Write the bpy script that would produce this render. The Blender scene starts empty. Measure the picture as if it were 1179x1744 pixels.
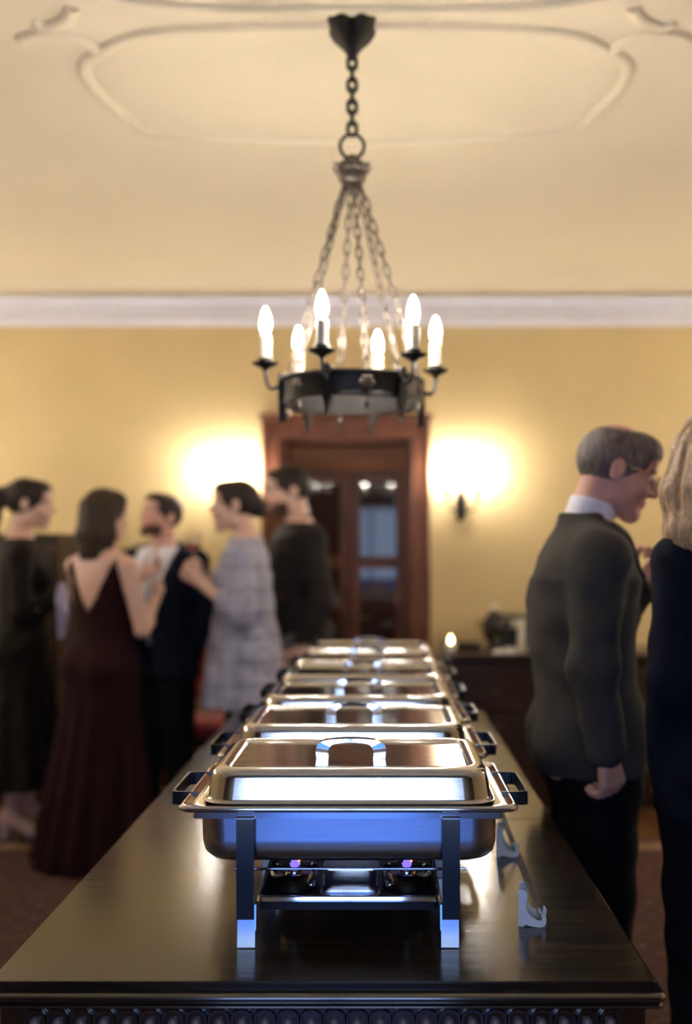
import bpy, math, random
import numpy as np
from mathutils import Vector, Matrix, Euler

random.seed(7)
SC = bpy.context.scene
COL = SC.collection

# ------------------------------------------------------------------ camera
F_PX = 1690.0                      # focal length in pixels of the 1179 x 1744 frame
CAM_H = 1.43
cam_data = bpy.data.cameras.new('camera')
cam = bpy.data.objects.new('camera', cam_data)
COL.objects.link(cam)
cam.location = (0, 0, CAM_H)
cam.rotation_euler = (math.radians(90), 0, 0)
cam_data.sensor_fit = 'VERTICAL'
cam_data.sensor_height = 36.0
cam_data.lens = F_PX / 1744 * 36.0
cam_data.shift_x = -60.5 / 1744
cam_data.shift_y = 68.0 / 1744
cam_data.clip_start = 0.05
cam_data.dof.use_dof = True
cam_data.dof.focus_distance = 1.76
cam_data.dof.aperture_fstop = 1.45
SC.camera = cam

# ------------------------------------------------------------------ world, exposure
world = bpy.data.worlds.new('world'); SC.world = world
world.use_nodes = True
world.node_tree.nodes['Background'].inputs[0].default_value = (0.25, 0.45, 1.0, 1)
world.node_tree.nodes['Background'].inputs[1].default_value = 0.3
SC.view_settings.view_transform = 'Standard'
SC.view_settings.look = 'None'
SC.view_settings.exposure = 0.0
SC.view_settings.gamma = 1.0
SC.view_settings.use_curve_mapping = False

# ------------------------------------------------------------------ daylight through the rear windows
REAR_Y = -1.0
WINDOWS = [(-0.92, 0.62)]
WIN_Z = (0.02, 2.25)
# the upper sash shows pale evening sky, the lower one deep blue dusk over the grounds
for wx0, wx1 in WINDOWS:
    for z0, z1, rgb, watts in ((1.06, 2.19, (0.50, 0.66, 1.0), 26.0), (0.05, 1.00, (0.07, 0.23, 1.0), 8.0)):
        ld = bpy.data.lights.new('window_daylight', 'AREA')
        ld.shape = 'RECTANGLE'; ld.size = wx1 - wx0 - 0.12; ld.size_y = z1 - z0
        ld.color = rgb
        ld.energy = watts
        lo = bpy.data.objects.new('window_daylight', ld); COL.objects.link(lo)
        lo.location = ((wx0 + wx1) / 2, REAR_Y - 0.10, (z0 + z1) / 2)
        lo.rotation_euler = (math.radians(90), 0, 0)

# lamp strengths (the lamps themselves are built with the chandelier and the sconces)
BULB_E = 500.0
SCONCE_E = 600.0
SIDE_FILL_E = 1000.0
LAMP_RGB = (1.0, 0.93, 0.83)

def at(px, py, D):
    """point at depth D behind pixel (px, py) of the 1179 x 1744 frame"""
    return Vector(((px - 650.0) * D / F_PX, D, CAM_H - (py - 940.0) * D / F_PX))

# ------------------------------------------------------------------ materials
def new_mat(name):
    m = bpy.data.materials.new(name); m.use_nodes = True
    return m, m.node_tree, m.node_tree.nodes['Principled BSDF']

def mat(name, rgb, rough=0.6, metal=0.0, var=0.12, scale=8.0, bump=0.0, bscale=60.0, stretch=(1, 1, 1), spec=0.5, sheen=0.0, coat=0.0, rvar=0.0):
    m, t, b = new_mat(name)
    tc = t.nodes.new('ShaderNodeTexCoord')
    mp = t.nodes.new('ShaderNodeMapping'); mp.inputs['Scale'].default_value = stretch
    t.links.new(tc.outputs['Object'], mp.inputs[0])
    n = t.nodes.new('ShaderNodeTexNoise'); n.inputs['Scale'].default_value = scale; n.inputs['Detail'].default_value = 5
    t.links.new(mp.outputs[0], n.inputs['Vector'])
    r = t.nodes.new('ShaderNodeValToRGB')
    r.color_ramp.elements[0].position = 0.3; r.color_ramp.elements[1].position = 0.7
    r.color_ramp.elements[0].color = tuple(c * (1 - var) for c in rgb) + (1,)
    r.color_ramp.elements[1].color = tuple(min(1, c * (1 + var)) for c in rgb) + (1,)
    t.links.new(n.outputs['Fac'], r.inputs[0]); t.links.new(r.outputs[0], b.inputs['Base Color'])
    b.inputs['Roughness'].default_value = rough
    b.inputs['Metallic'].default_value = metal
    b.inputs['Specular IOR Level'].default_value = spec
    if sheen: b.inputs['Sheen Weight'].default_value = sheen
    if coat:
        b.inputs['Coat Weight'].default_value = coat; b.inputs['Coat Roughness'].default_value = 0.12
    if rvar:
        mr = t.nodes.new('ShaderNodeMapRange')
        mr.inputs['To Min'].default_value = max(0, rough - rvar); mr.inputs['To Max'].default_value = rough + rvar
        t.links.new(n.outputs['Fac'], mr.inputs['Value']); t.links.new(mr.outputs[0], b.inputs['Roughness'])
    if bump:
        n2 = t.nodes.new('ShaderNodeTexNoise'); n2.inputs['Scale'].default_value = bscale; n2.inputs['Detail'].default_value = 6
        t.links.new(mp.outputs[0], n2.inputs['Vector'])
        bp = t.nodes.new('ShaderNodeBump'); bp.inputs['Strength'].default_value = bump; bp.inputs['Distance'].default_value = 0.01
        t.links.new(n2.outputs['Fac'], bp.inputs['Height']); t.links.new(bp.outputs[0], b.inputs['Normal'])
    return m

def emit(name, rgb, strength):
    m = bpy.data.materials.new(name); m.use_nodes = True
    t = m.node_tree; t.nodes.remove(t.nodes['Principled BSDF'])
    e = t.nodes.new('ShaderNodeEmission'); e.inputs[0].default_value = rgb + (1,); e.inputs[1].default_value = strength
    t.links.new(e.outputs[0], t.nodes['Material Output'].inputs[0])
    return m

def glass(name, rgb=(1, 1, 1), rough=0.0, trans=1.0, ior=1.45):
    m, t, b = new_mat(name)
    b.inputs['Base Color'].default_value = rgb + (1,); b.inputs['Roughness'].default_value = rough
    b.inputs['Transmission Weight'].default_value = trans; b.inputs['IOR'].default_value = ior
    return m

def wood(name, dark, light, rough=0.3, stretch=(1, 14, 14), scale=3.0, bump=0.05, rvar=0.08, spec=0.5):
    m, t, b = new_mat(name)
    tc = t.nodes.new('ShaderNodeTexCoord')
    mp = t.nodes.new('ShaderNodeMapping'); mp.inputs['Scale'].default_value = stretch
    t.links.new(tc.outputs['Object'], mp.inputs[0])
    n = t.nodes.new('ShaderNodeTexNoise'); n.inputs['Scale'].default_value = scale
    n.inputs['Detail'].default_value = 8; n.inputs['Distortion'].default_value = 0.6
    t.links.new(mp.outputs[0], n.inputs['Vector'])
    r = t.nodes.new('ShaderNodeValToRGB')
    r.color_ramp.elements[0].position = 0.35; r.color_ramp.elements[1].position = 0.68
    r.color_ramp.elements[0].color = dark + (1,); r.color_ramp.elements[1].color = light + (1,)
    t.links.new(n.outputs['Fac'], r.inputs[0]); t.links.new(r.outputs[0], b.inputs['Base Color'])
    b.inputs['Specular IOR Level'].default_value = spec
    mr = t.nodes.new('ShaderNodeMapRange')
    mr.inputs['To Min'].default_value = max(0.02, rough - rvar); mr.inputs['To Max'].default_value = rough + rvar
    t.links.new(n.outputs['Fac'], mr.inputs['Value']); t.links.new(mr.outputs[0], b.inputs['Roughness'])
    bp = t.nodes.new('ShaderNodeBump'); bp.inputs['Strength'].default_value = bump; bp.inputs['Distance'].default_value = 0.005
    t.links.new(n.outputs['Fac'], bp.inputs['Height']); t.links.new(bp.outputs[0], b.inputs['Normal'])
    return m

M = {}
M['plaster'] = mat('cream_plaster', (0.66, 0.50, 0.248), 0.85, var=0.04, scale=2.5, bump=0.15, bscale=35)
M['ceiling'] = mat('cream_ceiling_plaster', (0.87, 0.735, 0.52), 0.85, var=0.03, scale=1.6, bump=0.12, bscale=22)
M['cornice'] = mat('white_cornice_paint', (0.80, 0.78, 0.86), 0.6, var=0.03)
M['table'] = wood('dark_table_wood', (0.012, 0.008, 0.005), (0.030, 0.020, 0.012), 0.18, stretch=(1, 16, 16), bump=0.06, rvar=0.04, spec=0.6)
M['carved'] = wood('dark_carved_wood', (0.010, 0.007, 0.005), (0.022, 0.014, 0.010), 0.17, stretch=(1, 10, 10), bump=0.02, spec=1.0)
_b = M['carved'].node_tree.nodes['Principled BSDF']; _b.inputs['Coat Weight'].default_value = 1.0; _b.inputs['Coat Roughness'].default_value = 0.08; _b.inputs['Coat IOR'].default_value = 1.7
M['stud'] = mat('reflection_pale_boss', (0.16, 0.11, 0.10), 0.4, var=0.35, scale=30)  # pale grey-pink stands in for reflections on the carved bosses
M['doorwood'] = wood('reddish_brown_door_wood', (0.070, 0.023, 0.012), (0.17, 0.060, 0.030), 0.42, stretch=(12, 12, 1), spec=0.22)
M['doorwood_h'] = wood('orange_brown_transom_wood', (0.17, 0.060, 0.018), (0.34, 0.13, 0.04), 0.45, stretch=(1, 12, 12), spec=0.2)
M['floorwood'] = wood('oak_floor_wood', (0.07, 0.028, 0.010), (0.13, 0.055, 0.019), 0.38, stretch=(12, 1, 12))
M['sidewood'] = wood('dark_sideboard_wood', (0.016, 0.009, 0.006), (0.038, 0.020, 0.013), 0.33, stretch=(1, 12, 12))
M['steel'] = mat('brushed_stainless_steel', (0.86, 0.85, 0.84), 0.13, 1.0, var=0.05, scale=5, bump=0.012, bscale=6, stretch=(2, 60, 60), rvar=0.03)
M['steel_top'] = mat('wiped_stainless_steel', (0.72, 0.69, 0.66), 0.12, 1.0, var=0.10, scale=9, bump=0.004, bscale=10, stretch=(2, 40, 40), rvar=0.05)
M['steel_pan'] = mat('satin_stainless_steel', (0.70, 0.74, 0.80), 0.26, 1.0, var=0.04, scale=5, bump=0.006, bscale=6, stretch=(2, 30, 60), rvar=0.03)
M['chrome'] = mat('polished_chrome', (0.82, 0.83, 0.85), 0.09, 1.0, var=0.02)
M['blackmetal'] = mat('black_metal', (0.008, 0.008, 0.010), 0.35, 0.0, var=0.1)
M['iron'] = mat('dark_wrought_iron', (0.022, 0.018, 0.016), 0.42, 0.5, var=0.3, scale=30, bump=0.25, bscale=90)
M['bronze'] = mat('aged_bronze', (0.13, 0.105, 0.085), 0.38, 0.8, var=0.35, scale=40)
M['candle'] = mat('ivory_candle_sleeve', (0.85, 0.76, 0.56), 0.5, var=0.04)
def bulb_mat(name, rgb, strength):
    """an upright filament shines sideways: the bulb glows at its sides and is dimmer towards its tip and socket"""
    m = emit(name, rgb, strength); t = m.node_tree
    e = next(n for n in t.nodes if n.type == 'EMISSION')
    g = t.nodes.new('ShaderNodeTexCoord'); s = t.nodes.new('ShaderNodeSeparateXYZ'); t.links.new(g.outputs['Normal'], s.inputs[0])
    a = t.nodes.new('ShaderNodeMath'); a.operation = 'ABSOLUTE'; t.links.new(s.outputs['Z'], a.inputs[0])
    r = t.nodes.new('ShaderNodeMapRange'); r.inputs['From Min'].default_value = 0.25; r.inputs['From Max'].default_value = 0.85
    r.inputs['To Min'].default_value = strength; r.inputs['To Max'].default_value = strength * 0.12
    t.links.new(a.outputs[0], r.inputs['Value']); t.links.new(r.outputs[0], e.inputs['Strength'])
    return m
M['bulb'] = bulb_mat('lit_candle_bulb', LAMP_RGB, BULB_E)
M['fillbulb'] = bulb_mat('side_wall_fill_bulb', LAMP_RGB, SIDE_FILL_E)
M['sbulb'] = bulb_mat('lit_sconce_bulb', LAMP_RGB, SCONCE_E)
M['flame'] = emit('blue_fuel_flame', (0.16, 0.10, 0.95), 2.2)
M['flame_tip'] = emit('orange_flame_tip', (1.0, 0.35, 0.15), 1.6)
M['votive_flame'] = emit('candle_flame', (1.0, 0.62, 0.25), 60)
M['pane'] = mat('dark_door_glass', (0.035, 0.017, 0.013), 0.03, 0.0, var=0.05, spec=0.5)
M['white'] = mat('white_easel_plastic', (0.80, 0.80, 0.80), 0.4, var=0.03)
M['acrylic'] = glass('clear_acrylic', (0.95, 0.95, 0.95), 0.03, 0.9)
M['clear'] = glass('clear_drinking_glass', (1, 1, 1), 0.0, 1.0)
M['wine'] = mat('red_wine', (0.10, 0.008, 0.012), 0.05, var=0.05)
M['water'] = mat('pink_cocktail', (0.75, 0.12, 0.12), 0.1, var=0.05)
M['napkin'] = mat('lavender_white_napkin', (0.62, 0.56, 0.68), 0.9, var=0.05)
M['linen'] = mat('white_linen', (0.78, 0.76, 0.75), 0.9, var=0.04)
M['redcloth'] = mat('red_upholstery', (0.26, 0.022, 0.014), 0.8, var=0.2, scale=25, sheen=0.3)
M['wax'] = mat('white_candle_wax', (0.82, 0.76, 0.62), 0.5, var=0.03)
M['porcelain'] = mat('white_porcelain', (0.8, 0.78, 0.74), 0.25, var=0.03)

def rug_mat():
    m, t, b = new_mat('oriental_rug_wool')
    tc = t.nodes.new('ShaderNodeTexCoord')
    mp = t.nodes.new('ShaderNodeMapping'); mp.inputs['Scale'].default_value = (3.2, 3.2, 3.2)
    t.links.new(tc.outputs['Object'], mp.inputs[0])
    v = t.nodes.new('ShaderNodeTexVoronoi'); v.distance = 'MANHATTAN'; v.inputs['Scale'].default_value = 2.2; v.inputs['Randomness'].default_value = 0.35
    t.links.new(mp.outputs[0], v.inputs['Vector'])
    r = t.nodes.new('ShaderNodeValToRGB'); r.color_ramp.interpolation = 'CONSTANT'
    e = r.color_ramp.elements
    e[0].position = 0.0; e[0].color = (0.0900, 0.0638, 0.0375, 1)
    e[1].position = 0.14; e[1].color = (0.015, 0.015, 0.03, 1)
    for p, c in ((0.26, (0.0450, 0.0075, 0.0060, 1)), (0.55, (0.0300, 0.0053, 0.0045, 1)), (0.74, (0.0750, 0.0375, 0.0203, 1)), (0.84, (0.0375, 0.0060, 0.0053, 1))):
        x = e.new(p); x.color = c
    t.links.new(v.outputs['Distance'], r.inputs[0]); t.links.new(r.outputs[0], b.inputs['Base Color'])
    b.inputs['Roughness'].default_value = 0.95
    n = t.nodes.new('ShaderNodeTexNoise'); n.inputs['Scale'].default_value = 220
    t.links.new(tc.outputs['Object'], n.inputs['Vector'])
    bp = t.nodes.new('ShaderNodeBump'); bp.inputs['Strength'].default_value = 0.4; bp.inputs['Distance'].default_value = 0.004
    t.links.new(n.outputs['Fac'], bp.inputs['Height']); t.links.new(bp.outputs[0], b.inputs['Normal'])
    return m
M['rug'] = rug_mat()
M['rugborder'] = mat('rug_border_wool', (0.20, 0.12, 0.07), 0.95, var=0.25, scale=18, bump=0.3, bscale=200)

# ------------------------------------------------------------------ mesh helpers
def make_obj(name, V, Fs, material, parent=None, smooth=40, loc=None):
    me = bpy.data.meshes.new(name)
    me.from_pydata([tuple(v) for v in V], [], [tuple(f) for f in Fs])
    mats = material if isinstance(material, (list, tuple)) else [material]
    for x in mats: me.materials.append(x)
    if smooth:
        me.shade_smooth()
        if smooth < 180: me.set_sharp_from_angle(angle=math.radians(smooth))
    me.update()
    o = bpy.data.objects.new(name, me); COL.objects.link(o)
    if parent is not None: o.parent = parent
    if loc is not None: o.location = loc
    return o

class MB:
    def __init__(s): s.V = []; s.F = []
    def add(s, V, Fs):
        k = len(s.V); s.V += [tuple(v) for v in V]; s.F += [tuple(i + k for i in f) for f in Fs]; return s
    def box(s, c, d, b=0.0, R=None):
        hx, hy, hz = d[0] / 2, d[1] / 2, d[2] / 2
        b = min(b, hx * .9, hy * .9, hz * .9)
        if b <= 0:
            P = [(sx * hx, sy * hy, sz * hz) for sx in (-1, 1) for sy in (-1, 1) for sz in (-1, 1)]
            Fs = [(0, 1, 3, 2), (4, 6, 7, 5), (0, 4, 5, 1), (2, 3, 7, 6), (0, 2, 6, 4), (1, 5, 7, 3)]
        else:
            P = []; idx = {}
            for sx in (-1, 1):
                for sy in (-1, 1):
                    for sz in (-1, 1):
                        for a in range(3):
                            h = [hx - b, hy - b, hz - b]; h[a] += b
                            idx[(sx, sy, sz, a)] = len(P); P.append((sx * h[0], sy * h[1], sz * h[2]))
            Fs = []
            S = (-1, 1)
            for a in range(3):
                u, w = [(1, 2), (2, 0), (0, 1)][a]
                for sg in S:
                    q = []
                    for su, sw in ((-1, -1), (1, -1), (1, 1), (-1, 1)):
                        t = [0, 0, 0]; t[a] = sg; t[u] = su; t[w] = sw
                        q.append(idx[(t[0], t[1], t[2], a)])
                    Fs.append(q if sg > 0 else q[::-1])
            for a in range(3):
                u, w = [(1, 2), (2, 0), (0, 1)][a]
                for su in S:
                    for sw in S:
                        q = []
                        for sa, ax in ((-1, u), (1, u), (1, w), (-1, w)):
                            t = [0, 0, 0]; t[a] = sa; t[u] = su; t[w] = sw
                            q.append(idx[(t[0], t[1], t[2], ax)])
                        Fs.append(q if su * sw < 0 else q[::-1])
            for sx in S:
                for sy in S:
                    for sz in S:
                        q = [idx[(sx, sy, sz, a)] for a in range(3)]
                        Fs.append(q if sx * sy * sz > 0 else q[::-1])
        if R is not None: P = [R @ Vector(p) for p in P]
        return s.add([(p[0] + c[0], p[1] + c[1], p[2] + c[2]) for p in P], Fs)
    def loft(s, rings, cap0=True, cap1=True, closed=True):
        n = len(rings[0]); V = [p for r in rings for p in r]; Fs = []
        m = n if closed else n - 1
        for i in range(len(rings) - 1):
            for j in range(m):
                a = i * n + j; b = i * n + (j + 1) % n
                Fs.append((a, b, b + n, a + n))
        if cap0: Fs.append(tuple(range(n))[::-1])
        if cap1: Fs.append(tuple((len(rings) - 1) * n + j for j in range(n)))
        return s.add(V, Fs)
    def lathe(s, prof, c=(0, 0, 0), n=24, cap0=True, cap1=True, mod=None):
        rings = []
        for r, z in prof:
            rings.append([(c[0] + (r * (mod(2 * math.pi * j / n, r) if mod else 1)) * math.cos(2 * math.pi * j / n),
                           c[1] + (r * (mod(2 * math.pi * j / n, r) if mod else 1)) * math.sin(2 * math.pi * j / n), c[2] + z) for j in range(n)])
        return s.loft(rings, cap0, cap1)
    def tube(s, pts, r, n=8, closed=False, flat=None, taper=None):
        pts = [Vector(p) for p in pts]; N = len(pts); rings = []
        up = None
        for i, p in enumerate(pts):
            if closed: t = pts[(i + 1) % N] - pts[i - 1]
            else: t = pts[min(i + 1, N - 1)] - pts[max(i - 1, 0)]
            t.normalize()
            if up is None:
                up = Vector((0, 0, 1)) if abs(t.z) < 0.9 else Vector((0, 1, 0))
            a = t.cross(up)
            if a.length < 1e-6: a = t.cross(Vector((1, 0, 0)))
            a.normalize(); bb = a.cross(t).normalized(); up = bb
            ra = rb = r
            if flat: ra, rb = flat
            k = taper[i] if taper else 1
            rings.append([p + a * (ra * k * math.cos(2 * math.pi * j / n)) + bb * (rb * k * math.sin(2 * math.pi * j / n)) for j in range(n)])
        if closed: rings.append(rings[0]); return s.loft(rings, False, False)
        return s.loft(rings)
    def strap(s, pts, axis, w, th):
        """flat strip through pts (in a plane normal to axis), width w along axis, thickness th"""
        pts = [Vector(p) for p in pts]; ax = Vector(axis).normalized(); N = len(pts); rings = []
        for i, p in enumerate(pts):
            t = (pts[min(i + 1, N - 1)] - pts[max(i - 1, 0)]).normalized(); nn = t.cross(ax).normalized()
            rings.append([p + ax * w / 2 + nn * th / 2, p - ax * w / 2 + nn * th / 2, p - ax * w / 2 - nn * th / 2, p + ax * w / 2 - nn * th / 2])
        return s.loft(rings)
    def prism(s, outline, z0, z1, axis='z'):
        a = [(x, y, z0) for x, y in outline]; b = [(x, y, z1) for x, y in outline]
        k = len(s.V); s.loft([a, b])
        if axis == 'y':   # outline is (x, z), extruded along y
            for i in range(k, len(s.V)): x, y, z = s.V[i]; s.V[i] = (x, z, y)
        if axis == 'x':   # outline is (y, z), extruded along x
            for i in range(k, len(s.V)): x, y, z = s.V[i]; s.V[i] = (z, x, y)
        return s
    def obj(s, name, material, parent=None, smooth=40, loc=None):
        me_o = make_obj(name, s.V, s.F, material, parent, smooth, loc)
        import bmesh
        bm = bmesh.new(); bm.from_mesh(me_o.data); bmesh.ops.recalc_face_normals(bm, faces=bm.faces); bm.to_mesh(me_o.data); bm.free()
        if smooth and smooth < 180: me_o.data.set_sharp_from_angle(angle=math.radians(smooth))
        return me_o

def rrect(w, d, r, z, n=6, c=(0, 0)):
    P = []
    for k, (sx, sy) in enumerate(((1, 1), (-1, 1), (-1, -1), (1, -1))):
        for i in range(n + 1):
            a = math.pi / 2 * (k + i / n)
            P.append((c[0] + sx * (w / 2 - r) + r * math.cos(a), c[1] + sy * (d / 2 - r) + r * math.sin(a), z))
    return P

def thing(name, label, cat, loc=(0, 0, 0), rz=0.0, group=None):
    o = bpy.data.objects.new(name, None); COL.objects.link(o)
    o.empty_display_size = 0.1
    o.location = loc; o.rotation_euler = (0, 0, rz); o['label'] = label; o['category'] = cat
    if group: o['group'] = group
    return o
def tag(o, label, cat, group=None):
    o['label'] = label; o['category'] = cat
    if group: o['group'] = group
    return o
def struct(o):
    o['kind'] = 'structure'; return o
def dup(o, parent=None, **props):
    c = o.copy(); COL.objects.link(c)
    if parent is not None: c.parent = parent
    for ch in list(o.children): dup(ch, c)
    for k, v in props.items(): c[k] = v
    return c
# ================================================================== THE ROOM
X0, X1 = -3.35, 3.15
WALL_Y = 6.0
CEIL = 3.036
DO = (-0.61, 0.18, 2.12)           # door opening: left, right, top
struct(MB().box(((X0 + X1) / 2, (REAR_Y + WALL_Y) / 2 + 0.5, -0.06), (X1 - X0 + 0.4, WALL_Y - REAR_Y + 2.4, 0.08)).obj('floor', M['floorwood'], smooth=0))
floor_o = bpy.data.objects['floor']
pw = 0.145
k = 0
x = X0 + pw / 2
plank_me = None
while x < X1 - pw / 3:
    if plank_me is None:
        p = MB().box((0, 0, 0), (pw - 0.003, WALL_Y - REAR_Y + 0.9, 0.022), 0.0015).obj('plank', M['floorwood'], floor_o, smooth=0)
        plank_me = p.data
    else:
        p = bpy.data.objects.new('plank', plank_me); COL.objects.link(p); p.parent = floor_o
    p.location = (x, (WALL_Y + REAR_Y) / 2 + 0.42, -0.0115 - 0.0006 * (k % 3)); k += 1
    x += pw

# front wall with the door opening
mb = MB(); T = 0.30
mb.box(((X0 + DO[0]) / 2, WALL_Y + T / 2, 1.53), (DO[0] - X0, T, 3.06))
mb.box(((X1 + DO[1]) / 2, WALL_Y + T / 2, 1.53), (X1 - DO[1], T, 3.06))
mb.box(((DO[0] + DO[1]) / 2, WALL_Y + T / 2, (DO[2] + 3.06) / 2), (DO[1] - DO[0], T, 3.06 - DO[2]))
struct(mb.obj('wall_front', M['plaster'], smooth=0))
struct(MB().box((X0 - 0.1, (REAR_Y + WALL_Y) / 2, 1.53), (0.2, WALL_Y - REAR_Y + 0.4, 3.06)).obj('wall_left', M['plaster'], smooth=0))
struct(MB().box((X1 + 0.1, (REAR_Y + WALL_Y) / 2, 1.53), (0.2, WALL_Y - REAR_Y + 0.4, 3.06)).obj('wall_right', M['plaster'], smooth=0))
# rear wall with three windows (behind the camera)
mb = MB(); xs = [X0] + [v for w in WINDOWS for v in w] + [X1]
for i in range(0, len(xs), 2):
    mb.box(((xs[i] + xs[i + 1]) / 2, REAR_Y - 0.12, 1.53), (xs[i + 1] - xs[i], 0.24, 3.06))
for w0, w1 in WINDOWS:
    mb.box(((w0 + w1) / 2, REAR_Y - 0.12, WIN_Z[0] / 2), (w1 - w0, 0.24, WIN_Z[0]))
    mb.box(((w0 + w1) / 2, REAR_Y - 0.12, (WIN_Z[1] + 3.06) / 2), (w1 - w0, 0.24, 3.06 - WIN_Z[1]))
struct(mb.obj('wall_rear', M['sidewood'], smooth=0))
for i, (w0, w1) in enumerate(WINDOWS):
    mb = MB(); c = (w0 + w1) / 2; zc = sum(WIN_Z) / 2; hz = WIN_Z[1] - WIN_Z[0]
    for sx in (w0 + 0.03, w1 - 0.03): mb.box((sx, REAR_Y - 0.04, zc), (0.06, 0.06, hz), 0.006)
    for z in (WIN_Z[0] + 0.03, WIN_Z[1] - 0.03): mb.box((c, REAR_Y - 0.04, z), (w1 - w0 - 0.12, 0.06, 0.06), 0.006)
    wf = struct(mb.obj('window_%d' % (i + 1), M['doorwood'], smooth=0))
    MB().box((c, REAR_Y - 0.04, zc), (0.035, 0.04, hz - 0.12), 0.005).obj('mullion', M['doorwood'], wf, smooth=0)

# ceiling: flat plaster with a cove that rises from the cornice
mb = MB()
mb.box(((X0 + X1) / 2, (REAR_Y + WALL_Y) / 2, CEIL + 0.06), (X1 - X0 + 0.5, WALL_Y - REAR_Y + 0.5, 0.12))
def cove(n=10, ry=0.46, rz=0.075):
    return [(ry * (1 - math.sin(a)), rz * (1 - math.cos(a)) ) for a in [math.pi / 2 * i / n for i in range(n + 1)]]
# front cove: from the wall (depth 0 at wall, height low) to the ceiling
prof = [(WALL_Y - ry_, CEIL - rz_) for ry_, rz_ in [(0.46 * (1 - math.cos(math.pi / 2 * i / 10)), 0.076 * (1 - math.sin(math.pi / 2 * i / 10))) for i in range(11)]]
prof += [(WALL_Y + 0.02, CEIL + 0.01)]
mb.prism(prof, X0, X1, axis='x')
for sx, xw in ((1, X0), (-1, X1)):
    pr = [(xw + sx * 0.46 * (1 - math.cos(math.pi / 2 * i / 10)), CEIL - 0.076 * (1 - math.sin(math.pi / 2 * i / 10))) for i in range(11)] + [(xw - sx * 0.02, CEIL + 0.01)]
    mb.prism(pr, REAR_Y, WALL_Y, axis='y')
struct(mb.obj('ceiling', M['ceiling'], smooth=30))
ceil_o = bpy.data.objects['ceiling']

def cr(pts, n=8, closed=False):
    """Catmull-Rom through pts"""
    pts = [Vector(p) for p in pts]; N = len(pts); out = []
    segs = N if closed else N - 1
    for i in range(segs):
        p1, p2 = pts[i], pts[(i + 1) % N]
        p0 = pts[i - 1] if (closed or i > 0) else p1 * 2 - p2
        p3 = pts[(i + 2) % N] if (closed or i + 2 < N) else p2 * 2 - p1
        for k in range(n):
            t = k / n
            out.append(0.5 * ((2 * p1) + (p2 - p0) * t + (2 * p0 - 5 * p1 + 4 * p2 - p3) * t * t + (3 * p1 - p0 - 3 * p2 + p3) * t ** 3))
    if not closed: out.append(pts[-1])
    return out
def rib(pts, w=0.024, h=0.019, n=8, closed=False):
    P = cr([(p[0], p[1], CEIL + 0.002) for p in pts], n, closed)
    MB().tube(P, w, 10, closed, flat=(w, h)).obj('plaster_rib', M['ceiling'], ceil_o, smooth=60)
CX = -0.085
YC = 3.0
def sym(pts): return [(2 * CX - x, y) for x, y in pts]
def mir(pts): return [(x, 2 * YC - 0.03 - y) for x, y in pts]
def cpt(px, py):
    D = (CEIL - CAM_H) * F_PX / (940 - py); return ((px - 650) * D / F_PX, D)
lobe = [cpt(*p) for p in ((238, 222), (205, 190), (165, 155), (147, 130), (143, 112), (152, 98), (170, 88))]
base = [cpt(*p) for p in ((170, 88), (205, 68), (250, 56), (320, 49), (420, 46))] + [(CX, cpt(600, 45)[1])]
far = [cpt(*p) for p in ((238, 222), (330, 230), (450, 239))] + [(CX, cpt(600, 242)[1])]
tail = [cpt(*p) for p in ((170, 88), (140, 68), (105, 58), (65, 57), (42, 62), (36, 68))]
hook = [cpt(*p) for p in ((122, 12), (118, 26), (104, 37), (78, 43), (58, 40))]
for path in (lobe, base, far, tail, hook):
    for q in (path, sym(path)): rib(q)
for path in (lobe, base, far):
    for q in (mir(path), sym(mir(path))): rib(q)
for sx in (-0.245, 0.245):
    rib([(CX + sx, 2.55), (CX + sx, 2.8), (CX + sx, 3.08)], w=0.03, h=0.006)

# cornice band
def cornice(name, p0, p1, into):
    prof = [(0.0, 2.795), (0.030, 2.795), (0.036, 2.81), (0.040, 2.835), (0.030, 2.845), (0.030, 2.915), (0.040, 2.925), (0.055, 2.945), (0.058, 2.962), (0.0, 2.962)]
    if into == 'y': return struct(MB().prism([(WALL_Y - a, z) for a, z in prof], X0, X1, axis='x').obj(name, M['cornice'], smooth=30))
    return struct(MB().prism([(p0 + into * a, z) for a, z in prof], REAR_Y, WALL_Y, axis='y').obj(name, M['cornice'], smooth=30))
cornice('trim_1', 0, 0, 'y')
cornice('trim_2', X0, 0, 1)
cornice('trim_3', X1, 0, -1)
# baseboards
struct(MB().box(((X0 + DO[0] - 0.11) / 2, WALL_Y - 0.012, 0.08), (DO[0] - 0.11 - X0, 0.024, 0.16), 0.004).obj('baseboard_front_left', M['doorwood'], smooth=0))
struct(MB().box(((X1 + DO[1] + 0.11) / 2, WALL_Y - 0.012, 0.08), (X1 - DO[1] - 0.11, 0.024, 0.16), 0.004).obj('baseboard_front_right', M['doorwood'], smooth=0))
struct(MB().box((X1 - 0.012, (REAR_Y + WALL_Y) / 2, 0.08), (0.024, WALL_Y - REAR_Y - 0.06, 0.16), 0.004).obj('baseboard_right', M['doorwood'], smooth=0))
struct(MB().box((X0 + 0.012, (REAR_Y + WALL_Y) / 2, 0.08), (0.024, WALL_Y - REAR_Y - 0.06, 0.16), 0.004).obj('baseboard_left', M['doorwood'], smooth=0))

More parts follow.
